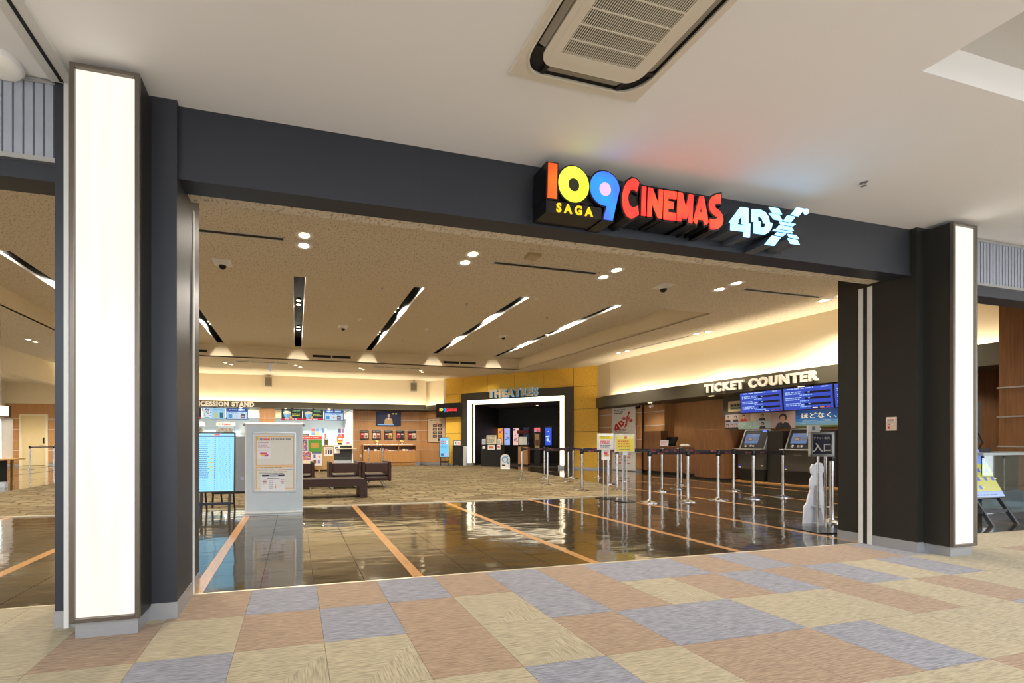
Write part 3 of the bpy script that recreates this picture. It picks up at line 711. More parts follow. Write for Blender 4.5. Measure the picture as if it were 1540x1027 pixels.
# ------------------------------------------------------------------ air conditioner in the mall ceiling
t = thing('ceiling_air_conditioner', 'cream ceiling cassette air conditioner with rounded outlet ring and slatted grille', 'air conditioner', (1.741, 1.84, CEIL))
AC = mat('ac_cream_plastic', (222, 214, 196), .45, var=.01)
def rrect(w, r, n=6):
    out = []
    for (cx, cy, a0) in ((w - r, w - r, 0), (-w + r, w - r, PI/2), (-w + r, -w + r, PI), (w - r, -w + r, 1.5 * PI)):
        for k in range(n + 1): a = a0 + PI / 2 * k / n; out.append((cx + r * math.cos(a), cy + r * math.sin(a)))
    return out
W_ = .464
MB().prism([(W_, W_), (-W_, W_), (-W_, -W_), (W_, -W_)], -.022, 0, AC, holes=[rrect(.425, .15)[::-1]], plane='xy').build('panel_frame', t, bevel=.006)
MB().prism(rrect(.425, .15), -.03, -.022, AC, holes=[rrect(.415, .142)[::-1]], plane='xy').build('outlet_lip', t)
MB().prism(rrect(.425, .15), -.004, 0, M['black'], plane='xy').build('outlet_void', t)
for k in range(4):
    f = MB().hexa([(-.25, .355, -.028), (.25, .355, -.028), (.25, .395, -.012), (-.25, .395, -.012), (-.25, .352, -.023), (.25, .352, -.023), (.25, .392, -.007), (-.25, .392, -.007)], mat('ac_flap_grey', (150, 142, 126), .5)).build('flap', t, rot=(0, 0, k * PI / 2))
    for sx in (-.27, .27): box('flap_bracket', t, (sx - .012, .34, -.024, sx + .012, .41, -.002), M['charcoal_dark'], rot=(0, 0, k * PI / 2))
MB().prism(rrect(.345, .09), -.034, -.006, AC, holes=[[(-.251, -.251), (-.251, .251), (.251, .251), (.251, -.251)]], plane='xy').build('face_panel', t, bevel=.004)
MB().prism(rrect(.305, .06), -.0355, -.0340, AC, holes=[[(-.251, -.251), (-.251, .251), (.251, .251), (.251, -.251)]], plane='xy').build('grille_frame', t)
box('grille_void', t, (-.251, -.251, -.018, .251, .251, -.008), M['rubber'])
gs = MB().box(-.0028, -.251, -.0345, .0028, .251, -.030, AC).mesh('grille_slat')
for k in range(37): child('grille_slat', gs, t, (-.243 + k * .0135, 0, 0))
gb = MB().box(-.251, -.003, -.036, .251, .003, -.030, AC).mesh('grille_bar')
for k in range(5): child('grille_bar', gb, t, (0, -.168 + k * .084, 0))
child('maker_mark', text_mb('·······', .014, .001, 0, M['charcoal_dark'], sx=.8), t, (.285, .06, -.0365), (-PI / 2, 0, PI / 2))
# round surface lamp
t = thing('surface_ceiling_lamp', 'round white surface lamp on the mall ceiling beyond the track rail', 'ceiling light', (-1.735, 2.93, CEIL))
MB().lathe([(.12, 0), (.12, -.02), (.11, -.03)], M['white_plastic'], 28).build('base_ring', t)
MB().lathe([(.11, -.028), (.09, -.05), (.05, -.062), (.001, -.065)], mat('lamp_opal', (225, 222, 212), .4, emit=.12, ecol=(255, 245, 225)), 28).build('opal_cover', t)

# ------------------------------------------------------------------ light columns
def lightcol_mat():
    m = bpy.data.materials.new('backlit_opal_panel'); m.use_nodes = True; nt = m.node_tree; p = nt.nodes['Principled BSDF']
    p.inputs['Base Color'].default_value = (.06, .06, .055, 1); p.inputs['Roughness'].default_value = .25
    tc = N(nt, 'ShaderNodeTexCoord', -700); mp = N(nt, 'ShaderNodeMapping', -540); mp.inputs['Scale'].default_value = (6.0, 1, .35)
    nt.links.new(tc.outputs['Object'], mp.inputs[0]); nz = N(nt, 'ShaderNodeTexNoise', -360); nz.inputs['Scale'].default_value = 2.0; nt.links.new(mp.outputs[0], nz.inputs['Vector'])
    r = N(nt, 'ShaderNodeValToRGB', -180); r.color_ramp.elements[0].position = .3; r.color_ramp.elements[1].position = .7
    r.color_ramp.elements[0].color = lin((250, 240, 224)); r.color_ramp.elements[1].color = lin((255, 249, 238))
    nt.links.new(nz.outputs['Fac'], r.inputs[0]); nt.links.new(r.outputs[0], p.inputs['Emission Color']); p.inputs['Emission Strength'].default_value = 1.08
    return m
OPAL = lightcol_mat()
for (x0, x1, lab) in ((-1.305, -.93, 'tall backlit white column lightbox beside the ceiling track rail'), (6.53, 6.91, 'tall backlit white column lightbox beside the jamb with the small wall plate')):
    t = thing('light_column', lab, 'lightbox', ((x0 + x1) / 2, 2.79, 0)); w = (x1 - x0) / 2
    box('housing', t, (-w, .03, .1, w, .21, 3.425), M['charcoal_dark'])
    mb = MB(); bw = .028
    mb.box(-w, 0, .1, -w + bw, .03, 3.425, M['bezel']); mb.box(w - bw, 0, .1, w, .03, 3.425, M['bezel']); mb.box(-w + bw, 0, 3.425 - bw, w - bw, .03, 3.425, M['bezel']); mb.box(-w + bw, 0, .1, w - bw, .03, .1 + bw, M['bezel']); mb.build('bezel', t, bevel=.004)
    box('glow_panel', t, (-w + bw, .018, .1 + bw, w - bw, .028, 3.425 - bw), OPAL)
    box('plinth', t, (-w + .02, .03, 0, w - .02, .21, .1), M['stainless'])
# switch plate on the jamb
t = thing('wall_plate', 'small pink-beige shutter switch plate on the dark jamb', 'switch plate', (6.43, 3.19, 1.38), -PI / 2)
box('plate', t, (-.043, -.006, -.075, .043, 0, .075), mat('plate_beige', (206, 180, 160), .5), .003)
prints('plate_print', t, [(-.036, .025, .03, .06, (226, 222, 214)), (-.03, .038, .024, .052, (205, 120, 70), 2), (-.03, .028, .024, .035, (110, 120, 140), 2), (-.02, -.01, -.008, .002, (60, 60, 60)), (.004, -.012, .014, 0, (240, 240, 240)), (-.024, -.055, -.01, -.03, (190, 40, 40))], -.006)

# ------------------------------------------------------------------ main sign on the fascia
LG = {
'C': [(2.777,3.332),(2.747,3.355),(2.707,3.356),(2.663,3.326),(2.631,3.274),(2.613,3.204),(2.613,3.144),(2.627,3.085),(2.655,3.041),(2.691,3.024),(2.727,3.031),(2.773,3.063),(2.762,3.136),(2.739,3.123),(2.707,3.113),(2.679,3.132),(2.667,3.178),(2.671,3.219),(2.687,3.252),(2.711,3.269),(2.735,3.265),(2.754,3.254)],
'I': [(2.806,3.304),(2.848,3.305),(2.841,3.061),(2.798,3.061)],
'N': [(2.867,3.303),(2.909,3.304),(2.973,3.17),(2.977,3.303),(3.017,3.304),(3.006,3.061),(2.966,3.061),(2.902,3.185),(2.9,3.063),(2.857,3.062)],
'E': [(3.027,3.301),(3.159,3.308),(3.154,3.244),(3.069,3.242),(3.068,3.217),(3.125,3.216),(3.122,3.155),(3.069,3.152),(3.069,3.121),(3.152,3.123),(3.148,3.059),(3.023,3.056)],
'M': [(3.17,3.304),(3.219,3.304),(3.253,3.179),(3.288,3.303),(3.331,3.303),(3.321,3.058),(3.279,3.056),(3.282,3.147),(3.262,3.089),(3.223,3.087),(3.204,3.148),(3.206,3.061),(3.16,3.06)],
'A': [(3.4,3.3),(3.445,3.303),(3.497,3.082),(3.459,3.056),(3.441,3.1),(3.384,3.1),(3.366,3.055),(3.331,3.083)],
'S': [(3.632,3.353),(3.632,3.267),(3.593,3.265),(3.561,3.247),(3.575,3.22),(3.62,3.201),(3.652,3.165),(3.658,3.123),(3.643,3.078),(3.602,3.043),(3.557,3.032),(3.517,3.031),(3.512,3.119),(3.557,3.121),(3.588,3.129),(3.597,3.144),(3.557,3.161),(3.521,3.188),(3.503,3.232),(3.508,3.276),(3.535,3.315),(3.575,3.338)]}
AH = [(3.416,3.214),(3.43,3.166),(3.4,3.164)]
def ell(cx, cz, rx, rz, n=36, a0=0.0, a1=2 * PI): return [(cx + rx * math.cos(a0 + (a1 - a0) * k / n), cz + rz * math.sin(a0 + (a1 - a0) * k / n)) for k in range(n if a1 - a0 >= 2 * PI - 1e-6 else n + 1)]
def signed(p): return sum(a[0] * b[1] - b[0] * a[1] for a, b in zip(p, p[1:] + p[:1]))
def grow(p, d):
    if signed(p) < 0: p = p[::-1]
    out = []; n = len(p)
    for i in range(n):
        a, b, c = Vector(p[i - 1]), Vector(p[i]), Vector(p[(i + 1) % n])
        e1 = (b - a).normalized(); e2 = (c - b).normalized()
        n1 = Vector((e1.y, -e1.x)); n2 = Vector((e2.y, -e2.x)); k = n1 + n2
        if k.length < .3: k = k.normalized() * .3 if k.length > 1e-6 else n1
        k = k * (d * 2 / k.length_squared)
        if k.length > 2.2 * abs(d): k = k.normalized() * 2.2 * abs(d)
        out.append((b.x + k.x, b.y + k.y))
    return out
def glowm(name, c1, c2, s):
    m = bpy.data.materials.new(name); m.use_nodes = True; nt = m.node_tree; p = nt.nodes['Principled BSDF']
    p.inputs['Base Color'].default_value = tuple(v * .3 for v in lin(c1)[:3]) + (1,)
    tc = N(nt, 'ShaderNodeTexCoord', -700); nz = N(nt, 'ShaderNodeTexNoise', -500); nz.inputs['Scale'].default_value = 5.0; nz.inputs['Detail'].default_value = 0
    nt.links.new(tc.outputs['Object'], nz.inputs['Vector']); r = N(nt, 'ShaderNodeValToRGB', -300); r.color_ramp.elements[0].position = .35; r.color_ramp.elements[1].position = .65
    r.color_ramp.elements[0].color = lin(c1); r.color_ramp.elements[1].color = lin(c2); nt.links.new(nz.outputs['Fac'], r.inputs[0]); nt.links.new(r.outputs[0], p.inputs['Emission Color']); p.inputs['Emission Strength'].default_value = s
    return m
G_OR = glowm('glow_orange', (255, 84, 24), (255, 120, 30), 1.1); G_YE = glowm('glow_lime_yellow', (206, 230, 50), (230, 242, 80), 1.4)
G_BL = glowm('glow_blue', (24, 140, 240), (64, 96, 250), 1.4); G_PK = glowm('glow_pink', (255, 190, 235), (255, 215, 242), 1.0)
G_RD = glowm('glow_red', (255, 50, 42), (255, 78, 44), 1.5); G_WH = glowm('glow_ice_white', (135, 205, 255), (160, 218, 255), 2.6)
SB = mat('sign_black_acrylic', (16, 14, 16), .3, var=.05)
FY = 2.86
sg = thing('cinema_sign', 'glowing 109 CINEMAS sign with yellow SAGA plate on the dark fascia', 'sign', (0, 0, 0))
one = [(1.929, 3.367), (2.007, 3.368), (2.003, 3.095), (1.922, 3.093)]
nine_o = ell(2.4465, 3.236, .1385, .139, 32, -.02, 2 * PI - 1.15) 
nine = [(2.585, 3.245)] + ell(2.4465, 3.236, .1385, .139, 30, .05, 1.5 * PI + .05) + [(2.463, 3.093), (2.433, 2.985), (2.518, 2.985)]
zero = ell(2.157, 3.23, .139, .1425); zin = ell(2.157, 3.226, .051, .053); nin = ell(2.4475, 3.23, .0545, .0555)
mb = MB()
for poly in (grow(one, .013), grow(zero, .013), grow(nine, .013)): mb.prism(poly, FY + .006, 3.05, SB)
mb.prism([(1.905, 3.10), (2.45, 3.10), (2.45, 3.26), (1.905, 3.26)], FY + .03, 3.05, SB)
mb.build('number_casing', sg)
sp = box('saga_plate', sg, (1.909, FY + .004, 2.98, 2.415, 3.05, 3.075), SB)
letters('SAGA', .098, .006, .0035, mat('saga_yellow', (236, 204, 20), .4, emit=.55, ecol=(240, 205, 10)), sp, (2.162, FY + .004, 2.992), spacing=1.55)
MB().prism(one, FY, FY + .01, G_OR).build('figure_one', sg)
MB().prism(zero, FY, FY + .01, G_YE, holes=[zin[::-1]]).build('figure_zero', sg)
n9 = MB().prism(nine, FY, FY + .01, G_BL, holes=[nin[::-1]]).build('figure_nine', sg)
MB().prism(ell(2.4475, 3.23, .0525, .0535), FY - .001, FY + .01, G_PK).build('nine_centre', n9)
MB().prism(ell(2.157, 3.226, .050, .052), FY + .003, FY + .01, mat('zero_centre_dark', (44, 40, 10), .5)).build('zero_centre', sg)
mb = MB()
for k, p in LG.items(): mb.prism(grow(p, .017), FY + .006, 3.05, SB)
mb.prism([(2.62, 3.10), (3.5, 3.10), (3.5, 3.27), (2.62, 3.27)], FY + .02, 3.05, SB); mb.build('letter_casing', sg)
for k, p in LG.items(): MB().prism(p, FY, FY + .01, G_RD, holes=[AH] if k == 'A' else ()).build('letter', sg)
s4 = thing('motion_seat_sign', 'glowing ice-white 4DX sign with sliced letters on the dark fascia', 'sign', (0, 0, 0))
SLV = mat('sign_grey_return', (96, 100, 108), .45, .4)
X4 = [([(3.854,3.267),(3.941,3.267),(3.941,3.132),(3.963,3.129),(3.958,3.008),(3.889,3.007),(3.893,3.053),(3.743,3.05),(3.745,3.114),(3.726,3.117)], [(3.87,3.194),(3.867,3.119),(3.896,3.119),(3.896,3.108),(3.811,3.107),(3.838,3.127),(3.819,3.132)]),
 ([(3.985,3.265),(4.085,3.27),(4.142,3.253),(4.178,3.216),(4.19,3.168),(4.223,3.167),(4.211,3.12),(4.178,3.079),(4.133,3.053),(4.01,3.053),(4.01,3.155),(3.982,3.155)], [(4.049,3.207),(4.085,3.208),(4.109,3.189),(4.121,3.156),(4.146,3.156),(4.142,3.131),(4.117,3.112),(4.081,3.111),(4.081,3.164),(4.053,3.164)])]
for o_, h_ in X4:
    l = MB().prism(o_, FY, FY + .008, G_WH, holes=[h_]).build('letter', s4); MB().prism(o_, FY + .008, 3.05, SLV, holes=[h_]).build('letter_return', l)
XS = [[(4.178,3.312),(4.299,3.312),(4.343,3.259),(4.227,3.262)],[(4.178,3.258),(4.302,3.256),(4.346,3.202),(4.244,3.203)],[(4.516,3.351),(4.618,3.348),(4.541,3.266),(4.439,3.27)],[(4.402,3.263),(4.507,3.26),(4.448,3.199),(4.351,3.201)],[(4.302,3.194),(4.511,3.194),(4.473,3.166),(4.326,3.167)],[(4.306,3.161),(4.452,3.161),(4.484,3.124),(4.268,3.124)],[(4.241,3.119),(4.46,3.117),(4.473,3.100),(4.223,3.098)],[(4.273,3.092),(4.393,3.092),(4.351,3.060),(4.246,3.061)],[(4.397,3.092),(4.511,3.092),(4.55,3.056),(4.431,3.060)],[(4.215,3.055),(4.331,3.053),(4.248,2.962),(4.127,2.962)],[(4.402,3.053),(4.524,3.048),(4.558,3.004),(4.444,3.003)]]
for p in XS:
    p = grow(p, -.003)
    l = MB().prism(p, FY, FY + .008, G_WH).build('letter_slice', s4); MB().prism(p, FY + .008, 3.05, SLV).build('letter_return', l)
MB().prism(ell(4.638, 3.326, .026, .026, 20), FY, FY + .012, G_WH, holes=[ell(4.638, 3.326, .012, .012, 20)[::-1]]).build('registered_ring', s4)
MB().prism(ell(4.638, 3.326, .026, .026, 20), FY + .012, 3.05, SLV).build('registered_return', s4)
# ------------------------------------------------------------------ theatre entrance on the diagonal wall
def dthing(name, label, cat, s, d=0.0, z=0.0, group=None, turn=0.0, tilt=0.0): return thing(name, label, cat, DW(s, d, z), DWZ + turn, group, tilt)
def rthing(name, label, cat, s, d=0.0, z=0.0, group=None, turn=0.0, tilt=0.0): return thing(name, label, cat, RW(s, d, z), RWZ + turn, group, tilt)
po = dthing('theatre_portal', 'dark square portal with a glowing white inner strip around the theatre entrance', 'portal', 0)
PF = mat('portal_frame_brown', (58, 52, 40), .5, var=.04)
STRIP = mat('portal_strip_glow', (255, 244, 220), .4, emit=2.6, ecol=(255, 236, 200))
mb = MB(); mb.box(1.01, -.12, 0, 1.33, .12, 3.66, PF); mb.box(5.9, -.12, 0, 6.26, .12, 3.66, PF); mb.box(1.33, -.12, 3.28, 5.9, .12, 3.66, PF); mb.build('outer_frame', po)
mb = MB(); mb.hexa([(1.33, -.115, .14), (1.38, -.115, .14), (1.58, .3, .14), (1.33, .3, .14), (1.33, -.115, 3.28), (1.38, -.115, 3.22), (1.58, .3, 3.1), (1.33, .3, 3.28)], STRIP); mb.build('glow_strip', po)
mb = MB(); mb.hexa([(5.86, -.115, .14), (5.9, -.115, .14), (5.9, .3, .14), (5.66, .3, .14), (5.86, -.115, 3.22), (5.9, -.115, 3.28), (5.9, .3, 3.28), (5.66, .3, 3.1)], STRIP); mb.build('glow_strip', po)
mb = MB(); mb.hexa([(1.38, -.115, 3.22), (5.86, -.115, 3.22), (5.66, .3, 3.1), (1.58, .3, 3.1), (1.33, -.115, 3.28), (5.9, -.115, 3.28), (5.9, .3, 3.28), (1.33, .3, 3.28)], STRIP); mb.build('glow_strip', po)
mb = MB(); mb.box(1.33, -.1, 0, 1.6, .3, .14, M['stainless']); mb.box(5.64, -.1, 0, 5.9, .3, .14, M['stainless']); mb.build('plinth', po)
ts = dthing('theatres_sign', 'bronze THEATRES lettering with a cyan halo above the portal', 'sign', 3.62, -.22, 3.37)
BZ = mat('brushed_bronze', (224, 192, 146), .45, .0, var=.12, scale=8, stretch=(1, 1, 8))
letters('THEATRES', .50, .08, .027, BZ, ts, (0, 0, 0), spacing=1.21, sx=.86)
CY = mat('cyan_halo_glow', (70, 190, 230), .4, emit=1.0, ecol=(60, 180, 235))
for l in letters('THEATRES', .50, .02, .033, CY, ts, (.0, .06, 0), 'halo_letter', 1.21, .86): pass
# lit poster screens at the back of the passage
rnd = random.Random(3)
PSC = [(1.50, 1.22, 'orange and pink', [(255, 170, 60), (235, 70, 140), (120, 60, 160)]), (1.89, 1.0, 'pale blue and pink', [(170, 190, 250), (240, 170, 200), (90, 120, 220)]),
       (2.41, 1.0, 'pink and dark figure', [(250, 200, 190), (40, 26, 24), (120, 80, 160)]), (2.99, 1.0, 'dark blue', [(20, 30, 60), (110, 150, 220), (30, 40, 90)]),
       (3.60, 1.03, 'red and pink', [(240, 110, 120), (200, 40, 60), (60, 200, 230)]), (4.21, 1.03, 'bright blue', [(50, 90, 230), (150, 190, 255), (230, 240, 255)])]
for s0, z0, nm, cs in PSC:
    t = dthing('poster_screen', 'narrow lit %s poster screen on the dark passage wall' % nm, 'screen', s0 + .2, 4.44)
    box('screen_case', t, (-.185, 0, .95, .185, .06, 2.06), M['gloss_black'], .006)
    rs = [(-.165, 1.02, .165, 2.0, cs[0], 1)]
    for k in range(16):
        a, b = rnd.uniform(-.16, .06), rnd.uniform(1.04, 1.9); w, h_ = rnd.uniform(.04, .14), rnd.uniform(.03, .12)
        rs.append((a, b, min(.165, a + w), min(2, b + h_), cs[k % 3], 2))
    prints('picture', t, rs, 0, .9 if cs[0][0] > 30 else .7)
# check-in podium with notices
t = dthing('ticket_check_podium', 'black ticket check podium with white notices before the theatre entrance', 'podium', 2.70, -.55)
box('cabinet', t, (-.5, 0, 0, .5, .5, 1.02), M['black'], .01); box('top', t, (-.54, -.03, 1.02, .54, .54, 1.06), M['gloss_black'], .006)
for (x, w, z0, h_, c) in ((-.38, .2, 1.06, .28, (225, 235, 245)), (.0, .5, 1.10, .42, (232, 222, 190)), (.38, .2, 1.06, .28, (240, 238, 230))):
    f = box('notice_stand', t, (x - w/2, .05, z0, x + w/2, .075, z0 + h_), M['acrylic']); prints('notice', t, [(x - w/2 + .01, z0 + .01, x + w/2 - .01, z0 + h_ - .01, c)] + lines(x - w/2 + .03, z0 + .04, x + w/2 - .03, z0 + h_ - .05, 5, (90, 90, 100), rnd), .049)
prints('notice', t, [(-.16, .82, .2, 1.05, (240, 236, 230)), (-.1, .88, .12, .98, (222, 120, 90), 2), (-.42, .86, -.28, 1.0, (238, 238, 236)), (.28, .84, .46, 1.05, (240, 236, 232)), (.31, .9, .43, 1.0, (226, 130, 120), 2)], -.032)
t = thing('arched_floor_sign', 'white arched floor sign with a blue swirl emblem before the podium', 'floor sign', (8.95, 16.45, 0), -.35)
ar = [(-.2, 0), (.2, 0), (.2, .46)] + ell(0, .46, .2, .2, 14, 0, PI)[1:-1] + [(-.2, .46)]
MB().prism(ar, 0, .03, M['white_plastic']).build('board', t); box('foot', t, (-.18, -.14, 0, .18, .17, .025), M['white_plastic'], .005)
mb = MB(); bl = ink((90, 170, 226)); mb.prism(ell(-.01, .42, .14, .14, 24), -.003, 0, bl, holes=[ell(-.01, .42, .095, .095, 24)[::-1]]); mb.prism([(.05, .33), (.13, .2), (.17, .25), (.09, .36)], -.003, 0, bl); mb.prism(ell(.1, .56, .03, .03, 10), -.003, 0, bl); mb.prism([(-.14, .14), (.0, .14), (.0, .2), (-.14, .2)], -.003, 0, ink((40, 50, 60))); mb.build('emblem', t)
t = dthing('merchandise_cart', 'wooden cart with a red canopy inside the theatre passage', 'cart', 3.75, 1.3)
box('cabinet', t, (-.24, 0, .06, .24, .5, .95), M['wood'], .006); box('plinth', t, (-.22, .02, 0, .22, .48, .06), M['black'])
for x in (-.22, .22): MB().cyl((x, .05, .95), (x, .05, 1.63), .02, M['black'], 8).build('post', t)
box('canopy', t, (-.28, -.05, 1.62, .28, .5, 1.78), mat('canopy_dark_red', (96, 22, 22), .7)); box('notice_panel', t, (-.19, .02, 1.05, .19, .04, 1.45), M['paper'])
t = dthing('standee', 'black framed standee leaning beside the cart in the passage', 'standee', 4.4, 1.5, .008); box('board', t, (-.14, 0, 0, .14, .03, 1.7), M['charcoal_dark']); prints('print', t, [(-.11, .8, .11, 1.6, (205, 176, 130)), (-.08, 1.0, .08, 1.3, (120, 80, 50), 2)], 0)
# wall TV with the logo, stand and easel on the gold wall
def logo_small(parent, x, y, z, w, glow):
    """109 CINEMAS logotype as flat shapes, w wide"""
    k = w / 1.76; mb = MB(); tr_ = lambda p: [(x + (a - 2.80) * k, z + (b - 3.2) * k) for a, b in p]
    mb.prism(tr_(one), y - .004, y, ink((255, 96, 30), glow)); mb.prism(tr_(zero), y - .004, y, ink((220, 240, 70), glow), holes=[tr_(zin)[::-1]]); mb.prism(tr_(nine), y - .004, y, ink((50, 150, 255), glow), holes=[tr_(nin)[::-1]])
    for q, p in LG.items(): mb.prism(tr_(p), y - .004, y, ink((255, 60, 60), glow))
    return mb.build('logotype', parent)
t = dthing('wall_television', 'black wall screen showing the 109 CINEMAS logo beside the portal', 'television', .37, -.32, 2.83, None, .06)
box('screen', t, (-.66, 0, -.36, .66, .06, .36), M['gloss_black'], .006); box('bracket', t, (-.15, .06, -.2, .15, .32, .2), M['black'])
logo_small(t, 0, -.002, .02, 1.0, 1.0)
t = dthing('narrow_stand', 'narrow black reception stand with framed leaflets beside the portal', 'stand', .95, -.62)
box('cabinet', t, (-.2, 0, .04, .2, .4, .98), M['black'], .006); box('top', t, (-.24, -.03, .98, .24, .43, 1.01), M['gloss_black'])
for x in (-.16, .16): MB().cyl((x, .05, 0), (x, .05, .04), .03, M['rubber'], 8).build('caster', t)
f = box('leaflet_frame', t, (-.2, .1, 1.01, .2, .13, 1.28), M['black']); prints('leaflet', t, [(-.17, 1.03, -.02, 1.25, (205, 220, 235)), (.01, 1.03, .18, 1.25, (240, 215, 205)), (-.12, 1.1, -.05, 1.2, (60, 130, 190), 2), (.05, 1.08, .14, 1.18, (220, 140, 120), 2)], .098)
t = dthing('leaning_panel', 'slim white panel leaning on the dark portal frame', 'panel', 1.24, -.26, 0, None, 0, -.05); box('board', t, (-.09, 0, 0, .09, .03, .98), M['white_plastic'], .003); box('edge_trim', t, (-.095, -.004, 0, -.08, .034, .98), M['alu'])

def easel_screen(t, w, h_, z0, tilt, rects, legcol, glow=.95):
    """screen leaning on a four-legged easel, local x right, front -y"""
    ca, sa = math.cos(tilt), math.sin(tilt)
    pt = lambda z: (z - z0) * math.tan(tilt)
    s = MB().box(-w/2, 0, 0, w/2, .05, h_, M['gloss_black']).build('screen', t, (0, 0, z0), (-tilt, 0, 0), .005)
    prints('picture', s, rects, 0, glow)
    for x in (-w * .36, w * .36):
        MB().hexa([(x - .018, -.02 - z0 * math.tan(tilt), 0), (x + .018, -.02 - z0 * math.tan(tilt), 0), (x + .018, .02 - z0 * math.tan(tilt), 0), (x - .018, .02 - z0 * math.tan(tilt), 0), (x - .018, .02, z0 + .02), (x + .018, .02, z0 + .02), (x + .018, .06, z0 + .02), (x - .018, .06, z0 + .02)], legcol).build('front_leg', t)
        top = z0 + h_ * .55
        MB().cyl((x, .06 + pt(top), top), (x * 1.05, .42, 0), .016, legcol, 8).build('rear_leg', t)
    box('cross_bar', t, (-w * .42, -.06, z0 * .45, w * .42, -.02, z0 * .45 + .045), legcol)
    box('cross_bar', t, (-w * .4, .3, .12, w * .4, .32, .15), legcol)
rnd = random.Random(11)
t = dthing('digital_easel', 'blue digital screen on a black easel before the gold wall', 'digital sign', .35, -.75, 0, None, .45)
rs = [(-.24, .02, .24, 1.0, (120, 205, 245), 1)]
for k in range(8): a = -.2 + (k % 4) * .1; b = .78 - (k // 4) * .1; rs.append((a, b, a + .07, b + .06, [(230, 120, 140), (120, 140, 220), (240, 160, 120), (250, 250, 250)][k % 4], 2))
rs += lines(-.2, .45, .2, .6, 3, (70, 130, 190), rnd) + [(-.18, .06, -.04, .2, (50, 110, 170), 2), (.0, .06, .2, .2, (170, 190, 225), 2)]
easel_screen(t, .52, 1.02, .42, .12, rs, M['black'])
# cinema map frame on the wood wall next to the gold panels
t = dthing('cinema_map', 'framed floor map of the cinema with dark hall plans on cream', 'map', -.51, .27, 1.83)
mb = MB(); w, h_ = .60, .66
mb.box(-w, 0, -h_, -w + .03, .03, h_, M['black']); mb.box(w - .03, 0, -h_, w, .03, h_, M['black']); mb.box(-w, 0, -h_, w, .03, -h_ + .03, M['black']); mb.box(-w, 0, h_ - .03, w, .03, h_, M['black']); mb.build('frame', t)
rs = [(-w + .03, -h_ + .03, w - .03, h_ - .03, (206, 180, 148), 0)]
for k in range(5):
    for cx_ in (-.16, .14):
        if not (k == 4 and cx_ < 0): rs.append((cx_ - .12, .32 - k * .19 - .15, cx_ + .12, .32 - k * .19, (72, 58, 62), 1)); rs.append((cx_ - .04, .32 - k * .19 - .1, cx_ + .04, .32 - k * .19 - .05, (170, 150, 150), 2))
rs += [(-.05, .18, -.01, .4, (200, 40, 40), 2)] + lines(-.45, .50, .45, .56, 1, (90, 70, 50), rnd)
prints('map_print', t, rs, .015)

# ------------------------------------------------------------------ ticket counter wall
t = rthing('ticket_counter_sign', 'large cream TICKET COUNTER lettering standing off the grey band', 'sign', 5.37, -.04, 2.745)
CRM = mat('cream_letter_added_glow', (240, 232, 214), .5, var=.02, emit=.06, ecol=(255, 236, 200))  # faint emission added; the letters are lit from outside, not lamps
letters('TICKET COUNTER', .335, .06, .018, CRM, t, (0, -.0, 0), spacing=1.20, sx=.86)
for x in (-1.2, -.6, .1, .7, 1.2): MB().cyl((x, 0, .12), (x, .05, .12), .012, M['alu'], 8).build('stand_off', t)
rnd = random.Random(5)
for k in range(4):
    s0 = 4.93 + k * 1.05
    lab = ['blue showtime screen beside the small wall clock', 'blue showtime screen above the navy sky banner', 'blue showtime screen over the hidden kiosks', 'blue showtime screen at the wood pier end'][k]
    t = rthing('showtime_screen', lab, 'screen', s0 + .52, .06, 2.02, None, 0, .10)
    s = MB().box(-.52, 0, 0, .52, .05, .6, M['gloss_black']).build('panel', t, bevel=.004)
    rs = [(-.505, .015, .505, .585, (52, 78, 200), 1), (-.505, .535, .505, .585, (60, 92, 218), 2)] + lines(-.42, .545, .2, .575, 1, (190, 215, 250), rnd, .8, 3) + lines(.3, .545, .46, .575, 1, (190, 215, 250), rnd, .8, 3)
    for q in range(3):
        z = .415 - q * .15
        rs += [(-.05, z, .46, z + .055, (6, 10, 30), 2)] + lines(-.46, z - .01, -.06, z + .08, 2, (170, 205, 250), rnd, .6, 3) + lines(-.15, z - .055, .12, z - .01, 1, (150, 195, 255), rnd, .6, 3) + [(.02, z + .02, .06, z + .05, (120, 190, 255), 3)]
    rs += [(.05, .03, .46, .06, (16, 20, 60), 2), (.1, .036, .2, .054, (240, 240, 240), 3), (.25, .036, .33, .054, (240, 160, 60), 3), (.37, .036, .44, .054, (230, 60, 60), 3)]
    prints('picture', s, rs, 0, .85); box('bracket', t, (-.05, .05, .4, .05, .2, .63), M['black'])
# small wall clock
t = rthing('wall_clock', 'cream digital wall clock on the dark panel beside the showtime screens', 'clock', 4.3, .84, 2.30)
box('case', t, (-.26, 0, -.16, .26, .05, .18), mat('clock_cream', (214, 196, 160), .5), .02); box('display', t, (-.19, -.004, -.09, .19, .0, .10), mat('clock_lcd', (150, 146, 116), .3))
prints('digits', t, [(-.15, .0, -.09, .07, (40, 40, 34)), (-.07, .0, -.01, .07, (40, 40, 34)), (.02, .0, .08, .07, (40, 40, 34)), (.1, .0, .15, .07, (40, 40, 34)), (-.15, -.07, .14, -.03, (70, 70, 60))], -.005)
box('backing_panel', t, (-.45, .05, -.3, .55, .06, .36), M['band'])
